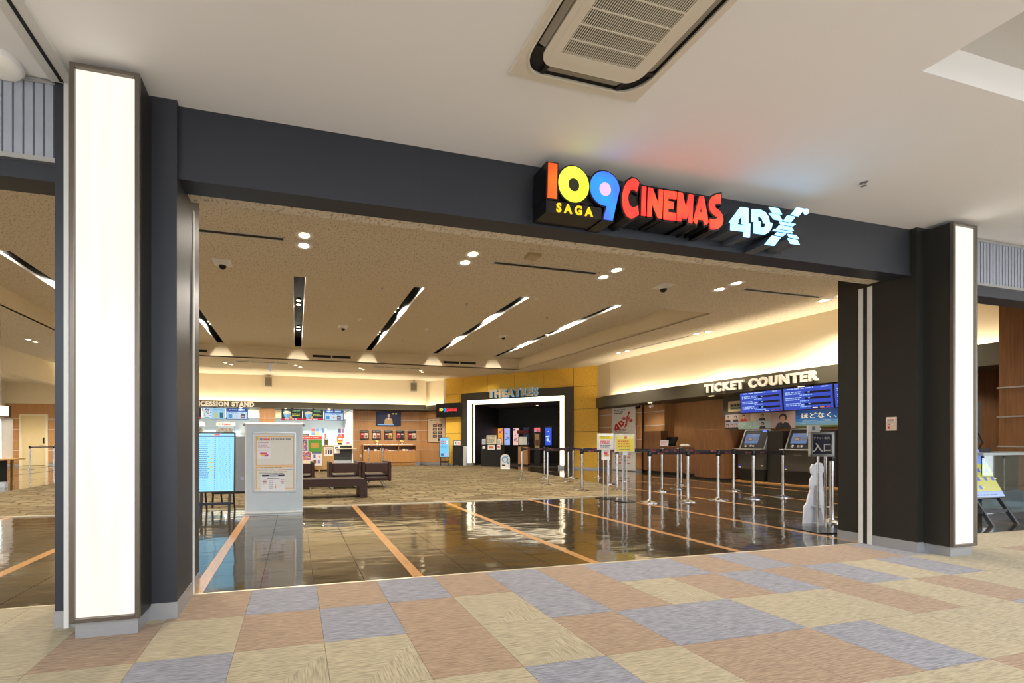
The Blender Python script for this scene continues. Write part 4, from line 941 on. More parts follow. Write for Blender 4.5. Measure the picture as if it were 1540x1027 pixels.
# film banner with photographs
t = rthing('film_banner', 'long film banner of photographs and a blue sky title above the ticket kiosks', 'banner', 3.95, .87, 1.58)
def person_print(mb, cx_, z0, h_, skin, hair, coat, y):
    mb.prism([(cx_ - .42 * h_, z0), (cx_ + .42 * h_, z0), (cx_ + .30 * h_, z0 + .30 * h_), (cx_ + .08 * h_, z0 + .38 * h_), (cx_ - .08 * h_, z0 + .38 * h_), (cx_ - .30 * h_, z0 + .30 * h_)], y - .003, y - .002, coat)
    mb.prism(ell(cx_, z0 + .66 * h_, .2 * h_, .25 * h_, 18), y - .004, y - .003, hair)
    mb.prism(ell(cx_ - .02 * h_, z0 + .58 * h_, .145 * h_, .2 * h_, 18), y - .005, y - .004, skin)
    mb.prism([(cx_ - .06 * h_, z0 + .3 * h_), (cx_ + .06 * h_, z0 + .3 * h_), (cx_ + .05 * h_, z0 + .45 * h_), (cx_ - .05 * h_, z0 + .45 * h_)], y - .004, y - .0035, skin)
sk = ink((196, 150, 122)); hr = ink((44, 32, 30)); ct = ink((46, 44, 56)); rd = ink((170, 50, 44))
tiles = [(0, .24, .38, .48, (172, 164, 160)), (.38, .24, .72, .48, (168, 140, 118)), (.72, .24, 1.25, .48, (196, 180, 160)), (0, 0, .38, .24, (150, 150, 164)), (.38, 0, .80, .24, (150, 180, 168)), (.80, 0, 1.25, .24, (170, 190, 186)), (1.25, 0, 1.84, .48, (186, 158, 150))]
for i, (a, b, c, d, colr) in enumerate(tiles):
    ph = box('photograph', t, (a + .002, 0, b + .002, c - .002, .02, d - .002), ink(colr))
    mb = MB()
    if i == 0: person_print(mb, .08, .245, .2, sk, hr, ct, 0); person_print(mb, .30, .245, .21, sk, hr, ct, 0)
    if i == 1: person_print(mb, .53, .245, .23, sk, hr, rd, 0)
    if i == 2: person_print(mb, 1.03, .245, .23, sk, hr, ct, 0)
    if i == 3:
        for x in (.06, .19, .31): person_print(mb, x, .005, .2, sk, hr, ct, 0)
    if i == 4:
        for q in range(24): x, z = rnd.uniform(.4, .78), rnd.uniform(.02, .22); mb.prism(ell(x, z, .012, .01, 6), -.003, -.002, ink([(230, 210, 190), (190, 130, 110), (120, 110, 90)][q % 3]))
    if i == 5: person_print(mb, 1.04, .005, .22, sk, hr, ct, 0)
    if i == 6: person_print(mb, 1.55, .005, .46, sk, hr, ct, 0)
    mb.build('picture', ph)
sky = MB(); x0, x1 = 1.84, 4.4
for z0_, z1_, c in ((0, .045, (86, 96, 40)), (.045, .09, (120, 150, 150)), (.09, .16, (110, 160, 196)), (.16, .24, (62, 124, 186)), (.24, .34, (36, 96, 168)), (.34, .48, (26, 74, 146))): sky.box(x0, 0, z0_, x1, .02, z1_, ink(c))
for q in range(26): x, z = rnd.uniform(x0 + .1, x1 - .2), rnd.uniform(.1, .2); sky.prism(ell(x, z, rnd.uniform(.05, .14), .008, 8), -.002, -.001, ink((150, 184, 206)))
sk_o = sky.build('sky_title_panel', t)
child('title_lettering', text_mb('ほどなく、', .17, .002, .002, ink((248, 236, 190)), align='LEFT', spacing=1.05), sk_o, (x0 + .12, -.002, .26))
# counter furniture
t = rthing('ticket_desk', 'long walnut ticket desk with a raised end block', 'counter', 0)
box('front', t, (1.87, .6, .1, 3.56, .66, 1.0), M['wood_dark']); box('top', t, (1.87, .55, 1.0, 3.56, .98, 1.04), M['wood_dark'], .004); box('plinth', t, (1.15, .66, 0, 3.56, .75, .1), M['black']); box('end_block', t, (1.13, .62, .1, 1.87, .98, 1.6), M['wood_dark'], .004)
t = rthing('kiosk_wing_wall', 'walnut wing block between the ticket desk and the kiosks', 'partition', 0)
box('block', t, (3.58, .02, .06, 4.5, .88, 1.58), M['wood_dark'], .004); box('plinth', t, (3.6, .05, 0, 4.48, .86, .06), M['black'])
t = rthing('kiosk_platform', 'low oak floor edge under the ticket kiosks', 'platform', 0); box('edge', t, (4.52, .30, 0, 9.0, .88, .025), M['wood_light'], .003)
def kiosk(s0, label):
    t = rthing('ticket_kiosk', label, 'ticket machine', s0 + .34, .34, .025)
    KB = mat('kiosk_grey_brown', (66, 60, 52), .4, .2); KD = mat('kiosk_dark', (30, 28, 26), .4)
    MB().hexa([(-.30, .06, 0), (.30, .06, 0), (.30, .5, 0), (-.30, .5, 0), (-.34, 0, .36), (.34, 0, .36), (.34, .5, .36), (-.34, .5, .36)], KD).build('base_cabinet', t, bevel=.004)
    b = box('body', t, (-.34, 0, .36, .34, .5, .93), KB, .006)
    prints('body_marks', b, [(-.32, .44, -.27, .49, (40, 60, 230)), (-.32, .40, -.25, .425, (230, 230, 230), 1), (-.1, .80, .08, .815, (120, 116, 108)), (.0, .68, .04, .70, (20, 20, 20)), (.27, .46, .31, .49, (235, 225, 200))], 0)
    box('shelf', t, (-.38, -.10, .93, .34, .12, .965), M['alu'], .008)
    tl = .42
    hd = MB().hexa([(-.30, 0, 0), (.34, 0, 0), (.34, .10, 0), (-.30, .10, 0), (-.30, 0, .60), (.34, 0, .60), (.34, .10, .60), (-.30, .10, .60)], KD).build('head', t, (0, .03, .965), (-tl, 0, 0), .008)
    mb = MB(); mb.box(-.31, -.015, 0, -.285, .08, .61, M['alu']); mb.box(.325, -.015, 0, .35, .08, .61, M['alu']); mb.box(-.31, -.015, .585, .35, .08, .61, M['alu']); mb.build('head_frame', hd)
    prints('touch_screen', hd, [(-.23, .17, .12, .47, (120, 150, 205), 1), (-.17, .25, -.03, .36, (150, 110, 90), 2), (-.14, .28, -.06, .33, (196, 170, 150), 3), (.0, .25, .1, .36, (140, 136, 140), 2), (-.08, .42, .04, .44, (190, 160, 110), 2)], 0, .55)
    prints('status_lamp', hd, [(.16, .54, .26, .575, (90, 120, 255))], 0, 2.0)
    mb = MB(); mb.sphere((-.15, -.02, .08), .045, M['chrome'], 12, 8); mb.sphere((.05, -.02, .08), .04, M['chrome'], 12, 8); mb.box(-.04, -.03, .05, .0, 0, .11, M['alu']); mb.build('card_reader', hd)
    box('tower', t, (.36, .12, 0, .72, .52, 1.47), KD, .004)
kiosk(4.66, 'grey self-service ticket kiosk beside the walnut wing block')
kiosk(5.80, 'grey self-service ticket kiosk behind the framed entrance sign')
t = rthing('counter_terminal', 'ticket desk terminal with a pale blue screen', 'computer', 2.12, .72, 1.04)
MB().hexa([(-.2, -.02, .03), (.2, -.02, .03), (.2, .05, .03), (-.2, .05, .03), (-.2, .14, .33), (.2, .14, .33), (.2, .2, .33), (-.2, .2, .33)], M['gloss_black']).build('monitor', t, bevel=.006)
s = prints('picture', t, [(-.18, .0, .18, .31, (110, 170, 225))], 0, .8, (0, -.005, .04), (-.49, 0, 0)); box('stand', t, (-.12, 0, 0, .12, .2, .03), M['gloss_black'])
box('notice_card', t, (-.26, -.13, 0, .06, -.12, .2), ink((206, 212, 226)), rot=(-.1, 0, 0)); prints('card_print', t, lines(-.22, .03, .02, .17, 4, (220, 130, 90), rnd), -.132, 0, rot=(-.1, 0, 0))
t = rthing('counter_printer', 'small ticket printer at the far end of the ticket desk', 'printer', 3.2, .75, 1.04); MB().hexa([(-.12, 0, 0), (.12, 0, 0), (.12, .25, 0), (-.12, .25, 0), (-.12, .1, .32), (.12, .1, .32), (.12, .25, .36), (-.12, .25, .36)], M['gloss_black']).build('body', t, bevel=.01); prints('label', t, [(-.1, .02, .1, .2, (225, 228, 232))], -.01, 0, rot=(-.28, 0, 0)); box('paper_slot', t, (-.07, .1, .345, .07, .12, .37), M['paper'])
t = rthing('card_holder', 'small white card holder at the start of the ticket desk', 'card holder', 1.45, .64, 1.6); 
t.location = RW(2.75, .66, 1.04); box('tray', t, (-.14, -.05, 0, .14, .05, .05), M['white_plastic'], .004); box('cards', t, (-.12, -.03, .05, .12, .03, .08), M['paper'])
# 4DX wall poster
t = rthing('tall_wall_poster', 'tall white wall poster with a slanted red 4DX logo', 'poster', -.03, .83, 0)
box('panel', t, (-.59, 0, .03, .59, .05, 2.62), M['white_plastic'], .004)
mb = MB(); RDK = ink((196, 24, 36)); k = 1.0; ang = .5
def rot2(p, sc, ox, oz): return [(ox + sc * ((a - 4.17) * math.cos(ang) - (b - 3.16) * math.sin(ang)), oz + sc * ((a - 4.17) * math.sin(ang) + (b - 3.16) * math.cos(ang))) for a, b in p]
for o_, h_ in X4: mb.prism(rot2(o_, 1.2, 0, 2.0), -.004, -.002, RDK, holes=[rot2(h_, 1.2, 0, 2.0)])
for p in XS: mb.prism(rot2(p, 1.2, 0, 2.0), -.004, -.002, RDK)
mb.build('logotype', t)
rs = lines(-.45, 2.36, .1, 2.56, 3, (50, 46, 46), rnd, .5) + lines(-.4, 1.62, .2, 1.80, 3, (80, 70, 66), rnd, .45) + lines(-.5, 1.45, .3, 1.6, 3, (150, 140, 130), rnd, .3) + lines(-.4, .25, .5, .75, 4, (210, 90, 90), rnd, .35)
prints('poster_print', t, rs, 0)
mb = MB(); person_print(mb, .18, 1.12, .36, sk, hr, rd, 0); mb.build('figure_print', t)
# small cameras under the band
for s0, lab in ((.95, 'small black ceiling camera under the band beside the tall white poster'), (1.55, 'small wall camera under the band above the walnut end block')):
    t = rthing('bullet_camera', lab, 'security camera', s0, .55, 2.65); MB().cyl((0, 0, 0), (0, 0, -.06), .02, M['alu'], 10).build('mount', t); MB().cyl((0, .06, -.10), (0, -.08, -.13), .05, M['black'] if s0 < 1 else M['white_plastic'], 14).build('barrel', t)
# ------------------------------------------------------------------ concession stand
t = thing('concession_sign', 'cream CONCESSION STAND lettering on the grey band', 'sign', (-3.53, YB - .03, 2.895))
letters('CONCESSION STAND', .30, .05, .018, CRM, t, (0, 0, 0), spacing=1.18, sx=.93)
rnd = random.Random(21)
def menu(x, kind, label):
    t = thing('menu_screen', label, 'screen', (x, YB + .2, 2.28), 0, None, .05)
    s = box('panel', t, (-.51, 0, 0, .51, .06, .56), M['gloss_black'], .004)
    if kind == 'popcorn':
        rs = [(-.495, .015, .495, .545, (18, 14, 18), 1), (-.495, .015, .495, .10, (205, 30, 52), 2), (-.46, .14, -.05, .50, (46, 70, 60), 2)] + lines(.02, .4, .42, .5, 2, (130, 200, 130), rnd, .6, 3) + lines(.0, .2, .44, .34, 2, (225, 232, 60), rnd, .65, 3) + lines(-.35, .03, .4, .09, 1, (250, 235, 235), rnd, .6, 3)
        prints('picture', s, rs, 0, .8)
        mb = MB(); mb.prism([(-.42, .34), (-.26, .29), (-.24, .10), (-.36, .14)], -.008, -.006, ink((150, 200, 240), .8)); mb.prism([(-.26, .29), (-.05, .34), (-.09, .16), (-.24, .10)], -.008, -.006, ink((120, 176, 226), .8)); mb.prism(ell(-.24, .37, .19, .08, 16), -.007, -.005, ink((236, 226, 190), .8)); mb.prism(ell(-.06, .14, .06, .06, 12), -.009, -.007, ink((236, 196, 50), .8)); mb.build('popcorn_picture', s)
    elif kind == 'drink':
        rs = [(-.495, .015, .495, .545, (160, 214, 246), 1), (-.48, .03, -.10, .53, (225, 236, 244), 2), (.05, .07, .17, .32, (214, 206, 90), 2), (.26, .07, .40, .32, (36, 96, 120), 2)] + lines(.0, .42, .45, .5, 2, (110, 160, 210), rnd, .5, 2) + [(-.42, .05, -.2, .1, (60, 180, 140), 3)]
        for k in range(30): a, b = rnd.uniform(-.46, -.15), rnd.uniform(.14, .5); rs.append((a, b, a + .05, b + .04, [(60, 130, 180), (40, 60, 100), (120, 200, 210), (240, 200, 190)][k % 4], 3))
        prints('picture', s, rs, 0, .8)
    else:
        rs = [(-.495, .015, .495, .545, (70, 130, 200), 1), (-.44, .03, .46, .36, (200, 226, 246), 2), (-.4, .07, -.22, .25, (60, 150, 210), 3), (-.05, .14, .01, .2, (230, 140, 110), 3), (.16, .06, .36, .26, (90, 60, 70), 3), (.19, .11, .33, .19, (200, 170, 180), 4), (-.46, .40, .46, .53, (44, 70, 140), 2), (.05, .43, .36, .50, (190, 220, 250), 3)] + lines(-.36, .43, .0, .51, 1, (170, 200, 235), rnd, .6, 3) + lines(-.4, .29, .4, .34, 1, (110, 150, 220), rnd, .6, 3)
        prints('picture', s, rs, 0, .8)
    box('bracket', t, (-.04, .03, .5, .04, .06, .62), M['black'])
menu(-4.9, 'popcorn', 'popcorn menu screen under the CONCESSION lettering'); menu(-3.82, 'drink', 'pale menu screen with two drink cups under the STAND lettering'); menu(-2.77, 'set', 'blue menu list screen beside the cream panel left of the wood column')
m0 = menu(-.19, 'popcorn', 'popcorn menu screen next to the wood column'); menu(.85, 'popcorn', 'popcorn menu screen between a popcorn screen and a blue list screen'); menu(1.89, 'set', 'blue menu list screen at the white opening edge')
t = thing('concession_counter', 'dark fronted concession counter with a pale top', 'counter', (0, 21.0, 0))
CT = mat('counter_top_cream', (214, 200, 170), .4); CF = mat('counter_front_dark', (52, 52, 50), .5)
for (x0, x1) in ((-9.8, -1.8), (-.95, 2.78)): box('front', t, (x0, 0, .26, x1, .6, 1.0), CF, .004); box('top', t, (x0 - .02, -.08, 1.0, x1 + .02, .65, 1.05), CT, .006); box('kick_plate', t, (x0, .03, 0, x1, .55, .26), M['alu'])
box('bag_shelf', t, (2.0, -.3, .84, 3.0, 0, .88), CT, .006)
def popcorn_case(x, lab):
    t = thing('popcorn_warmer', lab, 'popcorn machine', (x, 21.35, 1.05))
    box('base', t, (-.42, -.25, 0, .42, .25, .55), M['white_plastic'], .006); box('header', t, (-.40, -.26, .9, .40, .25, 1.08), M['white_plastic'], .006); logo_small(t, 0, -.262, .99, .5, 0)
    mb = MB(); mb.box(-.41, -.24, .55, -.40, .24, .9, M['acrylic']); mb.box(.40, -.24, .55, .41, .24, .9, M['acrylic']); mb.box(-.40, -.245, .55, .40, -.235, .9, M['acrylic']); mb.build('glass', t)
    mb = MB(); r2 = random.Random(int(x * 10))
    for k in range(70): mb.sphere((r2.uniform(-.36, .36), r2.uniform(-.2, .15), .58 + r2.uniform(0, .2)), .05, ink([(238, 214, 150), (214, 160, 80), (246, 232, 190)][k % 3]), 6, 4)
    o = mb.build('popcorn', t); o['kind'] = 'stuff'
    for k in range(2): box('lamp_cap', t, (-.3 + k * .5, -.1, 1.08, -.18 + k * .5, .05, 1.16), M['alu'])
popcorn_case(-3.32, 'glass popcorn warmer under the pale drink menu screen'); popcorn_case(-4.72, 'glass popcorn warmer under the popcorn menu screen')
t = thing('glass_shelf', 'white wall shelf unit with glass brackets beside the popcorn warmer', 'shelf', (-2.35, 21.9, 1.05)); box('back', t, (-.4, .1, 0, .4, .13, 1.15), KT); box('shelf_board', t, (-.4, -.2, 1.05, .4, .1, 1.08), M['white_plastic']); box('shelf_board', t, (-.4, -.2, .55, .4, .1, .57), M['acrylic'])
t = thing('counter_poster', 'small orange topped notice on the concession counter near the info board', 'notice', (-1.95, 21.0, 1.05)); box('board', t, (-.14, 0, 0, .14, .02, .42), M['paper']); prints('print', t, [(-.14, .3, .14, .42, (235, 120, 60)), (-.1, .18, .1, .28, (240, 220, 190), 1)] + lines(-.1, .04, .1, .16, 3, (120, 110, 100), rnd), 0)
# registers and displays on the short counter
t = thing('cash_register', 'black cash register on the short concession counter', 'cash register', (.35, 21.2, 1.05)); box('body', t, (-.28, -.1, 0, .28, .3, .16), M['gloss_black'], .01); MB().hexa([(-.3, -.02, .2), (.3, -.02, .2), (.3, .04, .2), (-.3, .04, .2), (-.3, .1, .55), (.3, .1, .55), (.3, .15, .55), (-.3, .15, .55)], M['gloss_black']).build('monitor', t, bevel=.008); box('neck', t, (-.05, .06, .16, .05, .14, .3), M['black']); prints('picture', t, [(-.26, .03, .26, .3, (190, 170, 130))], 0, .4, (0, -.026, .22), (-.33, 0, 0))
for (x, z0, w, h_, cs, lab) in ((.95, 1.5, .42, .4, [(120, 170, 230), (240, 200, 120), (230, 120, 120)], 'colourful snack poster held above the concession counter'), (1.42, 1.35, .26, .55, [(210, 225, 235), (220, 90, 80), (90, 140, 190)], 'slim acrylic leaflet rack on the concession counter'), (2.28, 1.35, .36, .55, [(150, 120, 170), (200, 80, 70), (80, 90, 150)], 'tall drink display beside the white opening edge')):
    t = thing('counter_display', lab, 'display stand', (x, 21.25, 1.05)); MB().cyl((0, .02, 0), (0, .02, z0 - 1.05 + .05), .014, M['alu'], 8).build('post', t); box('foot', t, (-.1, -.06, 0, .1, .1, .015), M['alu']); box('board', t, (-w/2, 0, z0 - 1.05, w/2, .02, z0 - 1.05 + h_), M['acrylic'] if w < .3 else M['white_plastic'])
    prints('print', t, [(-w/2 + .02 + (k % 2) * w/2 * .96, z0 - 1.05 + .03 + (k // 2) * h_/2, -w/2 + .02 + (k % 2) * w/2 * .96 + w * .42, z0 - 1.05 + (k // 2 + 1) * h_/2 - .02, cs[k % 3]) for k in range(4)], 0)
t = thing('drink_cup_display', 'clear cup display with a brown drink on the condiment counter', 'cup', (1.22, 17.0, 1.04)); MB().lathe([(.07, 0), (.09, .3)], M['acrylic'], 16).build('cup', t); MB().lathe([(.001, .02), (.068, .02), (.084, .24), (.001, .24)], ink((150, 110, 50)), 16).build('drink', t)
t = thing('orange_notice', 'orange and yellow notice stand on the concession counter', 'notice', (2.18, 20.98, 1.05)); box('board', t, (-.16, 0, .1, .16, .02, .42), ink((236, 110, 50))); prints('print', t, [(-.15, .1, .15, .18, (240, 200, 70)), (-.1, .27, .1, .35, (250, 235, 220))], 0); box('foot', t, (-.1, -.03, 0, .1, .1, .1), M['black'])
t = thing('counter_tray', 'white tray with pink napkins at the end of the concession counter', 'tray', (2.63, 21.1, 1.05)); box('tray', t, (-.14, -.12, 0, .16, .12, .05), M['white_plastic'], .01); box('napkins', t, (-.1, -.08, .05, .06, .08, .14), ink((226, 100, 150)))
t = thing('menu_flyer', 'cream menu flyer hanging on the concession counter front', 'flyer', (1.75, 20.9, .62)); box('sheet', t, (-.38, 0, 0, .42, .01, .36), M['paper']); prints('print', t, [(-.1, .2, .1, .3, (60, 60, 60)), (.18, .22, .36, .33, (50, 60, 130)), (-.3, .06, -.05, .14, (150, 140, 130))], 0)
# condiment counter in light oak and the menu A-board before it
t = thing('condiment_counter', 'light oak condiment counter behind the food poster board', 'counter', (1.02, 16.75, 0)); box('cabinet', t, (-.62, 0, .08, .48, .6, 1.0), M['oak'], .004); box('top', t, (-.64, -.02, 1.0, .5, .62, 1.04), M['oak'], .004); box('plinth', t, (-.6, .03, 0, .46, .58, .08), M['charcoal_dark']); box('flyer', t, (.1, -.012, .62, .44, 0, .98), M['paper']); prints('flyer_print', t, [(.14, .7, .2, .86, (130, 90, 60)), (.24, .7, .3, .86, (70, 50, 60)), (.34, .7, .4, .86, (60, 60, 110)), (.13, .88, .41, .94, (200, 190, 180))], -.012)
t = thing('food_poster_board', 'wooden easel board with a colourful food and sweets poster', 'poster board', (.56, 16.2, 0), 0, None, -.04)
bd = box('board', t, (-.44, 0, .28, .44, .03, 1.42), M['paper'], .004)
food = [(-.43, 1.30, .43, 1.41, (232, 84, 66), 1), (-.42, .84, -.12, 1.29, (150, 110, 170), 1), (-.10, .80, .43, 1.29, (84, 150, 50), 1), (.0, .95, .3, 1.15, (196, 150, 60), 2), (-.42, .5, -.0, .82, (214, 110, 120), 1), (.04, .31, .42, .74, (228, 224, 226), 1), (.04, .74, .42, .79, (70, 80, 130), 1), (-.42, .30, .0, .49, (236, 220, 190), 1)]
for q in food: prints('poster_picture', bd, [q], 0)
rs = []
for k in range(36): a, b = rnd.uniform(-.4, -.06), rnd.uniform(.5, .8); rs.append((a, b, a + .05, b + .05, [(190, 50, 60), (240, 200, 80), (90, 110, 200), (240, 240, 240)][k % 4], 2))
for k in range(16): a, b = rnd.uniform(-.4, -.18), rnd.uniform(.86, 1.24); rs.append((a, b, a + .06, b + .05, [(240, 214, 160), (110, 60, 120), (240, 150, 90), (90, 140, 70)][k % 4], 2))
rs += [(.1, .36, .2, .5, (120, 80, 60), 2), (.26, .36, .36, .48, (150, 140, 190), 2), (.1, .56, .18, .7, (90, 110, 150), 2), (.3, .58, .36, .66, (230, 140, 110), 2)] + lines(-.3, 1.33, .3, 1.38, 1, (250, 235, 225), rnd, .7)
prints('poster_print', bd, rs, 0)
for x in (-.36, .3): box('front_leg', t, (x, -.0, 0, x + .05, .04, .28), M['oak']); MB().cyl((x + .02, .05, 1.2), (x + .02, .4, .012), .02, M['oak'], 8).build('rear_leg', t)
box('ledge', t, (-.42, -.04, .25, .42, .03, .28), M['oak'])
# wall television with an announcer, frames, sideboard
t = thing('news_television', 'wall television showing an announcer in a tan jacket on navy', 'television', (4.9, 21.72, 2.07))
s = box('screen', t, (-.68, 0, 0, .68, .06, .76), M['gloss_black'], .006); prints('picture', s, [(-.66, .02, .66, .74, (10, 16, 46), 1), (-.62, .03, .3, .08, (120, 190, 240), 2), (.2, .62, .3, .68, (210, 190, 60), 2), (.36, .62, .46, .68, (210, 190, 60), 2)] + [(-.6 + .12 * k, .1, -.57 + .12 * k, .72, (18, 30, 74), 2) for k in range(6)], 0, .9)
mb = MB(); g_ = .75; mb.prism([(-.26, .06), (.22, .06), (.2, .34), (.1, .42), (-.12, .42), (-.22, .34)], -.008, -.006, ink((206, 160, 96), g_)); mb.prism(ell(0, .58, .1, .12, 16), -.008, -.006, ink((40, 30, 30), g_)); mb.prism(ell(0, .54, .075, .1, 16), -.010, -.008, ink((216, 170, 140), g_)); mb.prism([(-.05, .42), (.04, .42), (.0, .3)], -.010, -.008, ink((235, 235, 235), g_)); mb.build('announcer_picture', s); box('bracket', t, (-.2, .06, .2, .2, .08, .5), M['black'])
for k, x in enumerate((3.57, 4.23, 4.89, 5.55, 6.21)):
    lab = ['beside the white opening edge', 'second from the white opening edge', 'in the middle of its row', 'second from the wall corner', 'next to the wall corner'][k]
    t = thing('leaflet_rack', 'black leaflet rack with two film flyers %s' % lab, 'leaflet rack', (x, 21.72, 1.335), 0, 'leaflet racks on the wood wall')
    box('back', t, (-.24, .03, 0, .24, .06, .48), M['charcoal_dark'], .004); box('lip', t, (-.24, -.01, 0, .24, .03, .05), M['charcoal_dark'])
    for q in range(2):
        c = [(206, 60, 50), (220, 190, 170), (230, 200, 190), (190, 120, 110), (120, 40, 40), (226, 170, 90), (210, 80, 80), (90, 60, 70), (170, 50, 50), (224, 200, 170)][k * 2 + q]
        fy = box('flyer', t, (-.2 + q * .21, .015, .04, -.01 + q * .21, .025, .34), ink(c)); prints('flyer_print', fy, [(-.17 + q * .21, .1, -.06 + q * .21, .22, tuple(int(v * .55) for v in c)), (-.17 + q * .21, .25, -.04 + q * .21, .3, (240, 225, 205))], .015)
    prints('header', t, lines(-.2, .40, .2, .45, 1, (150, 142, 128), rnd, .6), .03)
t = thing('sideboard', 'long oak leaflet sideboard with open shelves under the film flyers', 'sideboard', (4.88, 21.3, 0))
box('carcass', t, (-1.44, .02, .1, 1.44, .44, .72), M['wood_light']); box('plinth', t, (-1.4, .05, 0, 1.4, .42, .1), M['wood_light']); box('top', t, (-1.46, 0, 1.0, 1.46, .45, 1.04), M['wood_light'], .003); box('back_panel', t, (-1.44, .42, .72, 1.44, .44, 1.0), M['wood_dark'])
for x in (-1.44, -.49, .47, 1.42): box('divider', t, (x, .02, .72, x + .02, .42, 1.0), M['wood_light'])
for k in range(3):
    d = box('door', t, (-1.42 + k * .955, .0, .12, -1.42 + k * .955 + .94, .02, .70), M['wood_light'], .002); box('pull_slot', d, (-1.0 + k * .955, -.004, .66, -.92 + k * .955, 0, .67), M['charcoal_dark'])
    for q in range(5): box('leaflet_stack', t, (-1.38 + k * .955 + q * .18, .1, .72, -1.24 + k * .955 + q * .18, .3, .75 + .02 * rnd.randint(0, 3)), ink([(220, 210, 200), (150, 170, 200), (200, 120, 110), (240, 230, 210)][(q + k) % 4]))
for k in range(13):
    x = -1.35 + k * .21; tt = thing('leaflet_pile', 'small pile of film leaflets lying on the oak sideboard', 'leaflets', (4.88 + x, 21.42, 1.04), rnd.uniform(-.1, .1), 'leaflet piles on the sideboard'); hh = rnd.uniform(.02, .05); box('sheets', tt, (-.08, -.11, 0, .08, .11, hh), M['paper']); box('top_sheet', tt, (-.08, -.11, hh, .08, .11, hh + .003), ink([(190, 180, 200), (160, 90, 80), (90, 110, 150), (220, 210, 190)][k % 4]))
for x, w_ in ((4.25, 'before the second flyer rack'), (5.62, 'before the fourth flyer rack')):
    t = thing('ornament', 'small yellow and white ornament on the sideboard %s' % w_, 'ornament', (x, 21.65, 1.04)); MB().lathe([(.05, 0), (.06, .06), (.02, .12)], M['white_plastic'], 12).build('pot', t)
    mb = MB(); [mb.sphere((.06 * math.cos(q), .06 * math.sin(q), .17 + .03 * (q % 2)), .05, ink((240, 214, 120)), 8, 5) for q in range(5)]; mb.build('blossom', t)
t = thing('wall_socket', 'white wall socket low on the wood wall by the queue posts', 'socket', (3.4, 21.79, .45)); box('plate', t, (-.05, 0, -.07, .05, .012, .07), M['white_plastic'], .003); prints('sockets', t, [(-.02, .01, .02, .04, (160, 160, 160)), (-.02, -.04, .02, -.01, (160, 160, 160))], -.0)

# ------------------------------------------------------------------ seating
def armchair(x0, x1, y, lab):
    t = thing('lobby_armchair', lab, 'armchair', ((x0 + x1) / 2, y, 0)); w = (x1 - x0) / 2
    L = M['leather']
    box('backrest', t, (-w + .08, 0, .42, w - .08, .12, .66), L, .02)
    box('seat', t, (-w + .08, .02, .20, w - .08, .72, .30), L, .02); box('seat_cushion', t, (-w + .09, .12, .30, w - .09, .72, .36), L, .025)
    for s in (-1, 1): box('armrest', t, (min(s * w, s * (w - .08)), -.01, .19, max(s * w, s * (w - .08)), .74, .69), L, .02)
    for s in (-1, 1):
        for yy, dy in ((.14, -.08), (.58, .08)): MB().cyl((s * (w - .22), yy, .2), (s * (w - .08), yy + dy, .008), .012, M['chrome'], 8).build('leg', t)
        MB().cyl((s * (w - .08), .05, .012), (s * (w - .08), .67, .012), .011, M['chrome'], 8).build('floor_bar', t)
armchair(1.615, 2.37, 10.2, 'dark brown leather armchair at the open end of the row'); armchair(.80, 1.60, 10.2, 'dark brown leather armchair in the middle of the row'); armchair(-.33, .44, 10.2, 'dark brown leather armchair behind the white information board')
t = thing('lobby_bench', 'long dark brown leather bench with a curved end leg on the carpet', 'bench', (0, 8.5, 0))
def bench_profile(x0, x1, zt, th, r):
    out = [(x0, 0.012), (x0, zt - r)] + [(x0 + r - r * math.cos(a), zt - r + r * math.sin(a)) for a in (.4, .8, 1.2, PI / 2)] + [(x1 - r + r * math.sin(a), zt - r + r * math.cos(a)) for a in (0.0, .4, .8, 1.2, PI / 2)] + [(x1, .012), (x1 - th, .012)]
    out += [(x1 - th, zt - th - .04), (x1 - th - .04, zt - th), (x0 + th + .04, zt - th), (x0 + th, zt - th - .04), (x0 + th, .012)]
    return out
MB().prism(bench_profile(-.75, 1.46, .415, .155, .10), 0, .55, M['leather']).build('bench_body', t, bevel=.012)
sm_ = mat('leather_seam', (36, 24, 18), .6)
for zz in (.1, .2): box('seam', t, (1.30, -.004, zz, 1.462, .0, zz + .006), sm_)
for a in (.35, .75, 1.15):
    MB().cyl((1.30 - .02, -.003, .26), (1.36 + .10 * math.sin(a), -.003, .315 + .10 * math.cos(a)), .004, sm_, 6).build('seam', t)
box('seam', t, (-.5, -.004, .40, 1.30, 0, .405), sm_)

# ------------------------------------------------------------------ information board and easel screen near the entrance
t = thing('information_board', 'tall pale grey floor stand with a framed Information poster', 'information board', (-.34, 6.9, 0), -.02)
GP = mat('board_pale_grey', (196, 204, 206), .5, var=.03); w = .44
box('panel', t, (-w, 0, .05, w, .04, 1.47), GP, .004); MB().cyl((-w - .015, .02, 1.465), (w + .015, .02, 1.465), .028, M['alu_white'], 14).build('top_rail', t); MB().cyl((-w - .015, .02, .045), (w + .015, .02, .045), .03, M['alu_white'], 14).build('bottom_rail', t)
for s in (-1, 1): box('side_rail', t, (s * w - .012, -.006, .05, s * w + .012, .045, 1.46), M['alu_white'], .004)
for s in (-1, 1): MB().sphere((s * (w + .015), .02, 1.465), .033, mat('corner_cap_grey', (150, 150, 150), .5), 10, 6).build('corner_cap', t)
box('rear_foot', t, (-w, .04, 0, w, .30, .03), M['alu'], .004); box('front_foot', t, (-w, -.05, 0, w, 0, .02), M['alu'], .004)
fr = MB(); a0, a1, b0, b1 = -.335, .345, .36, 1.345
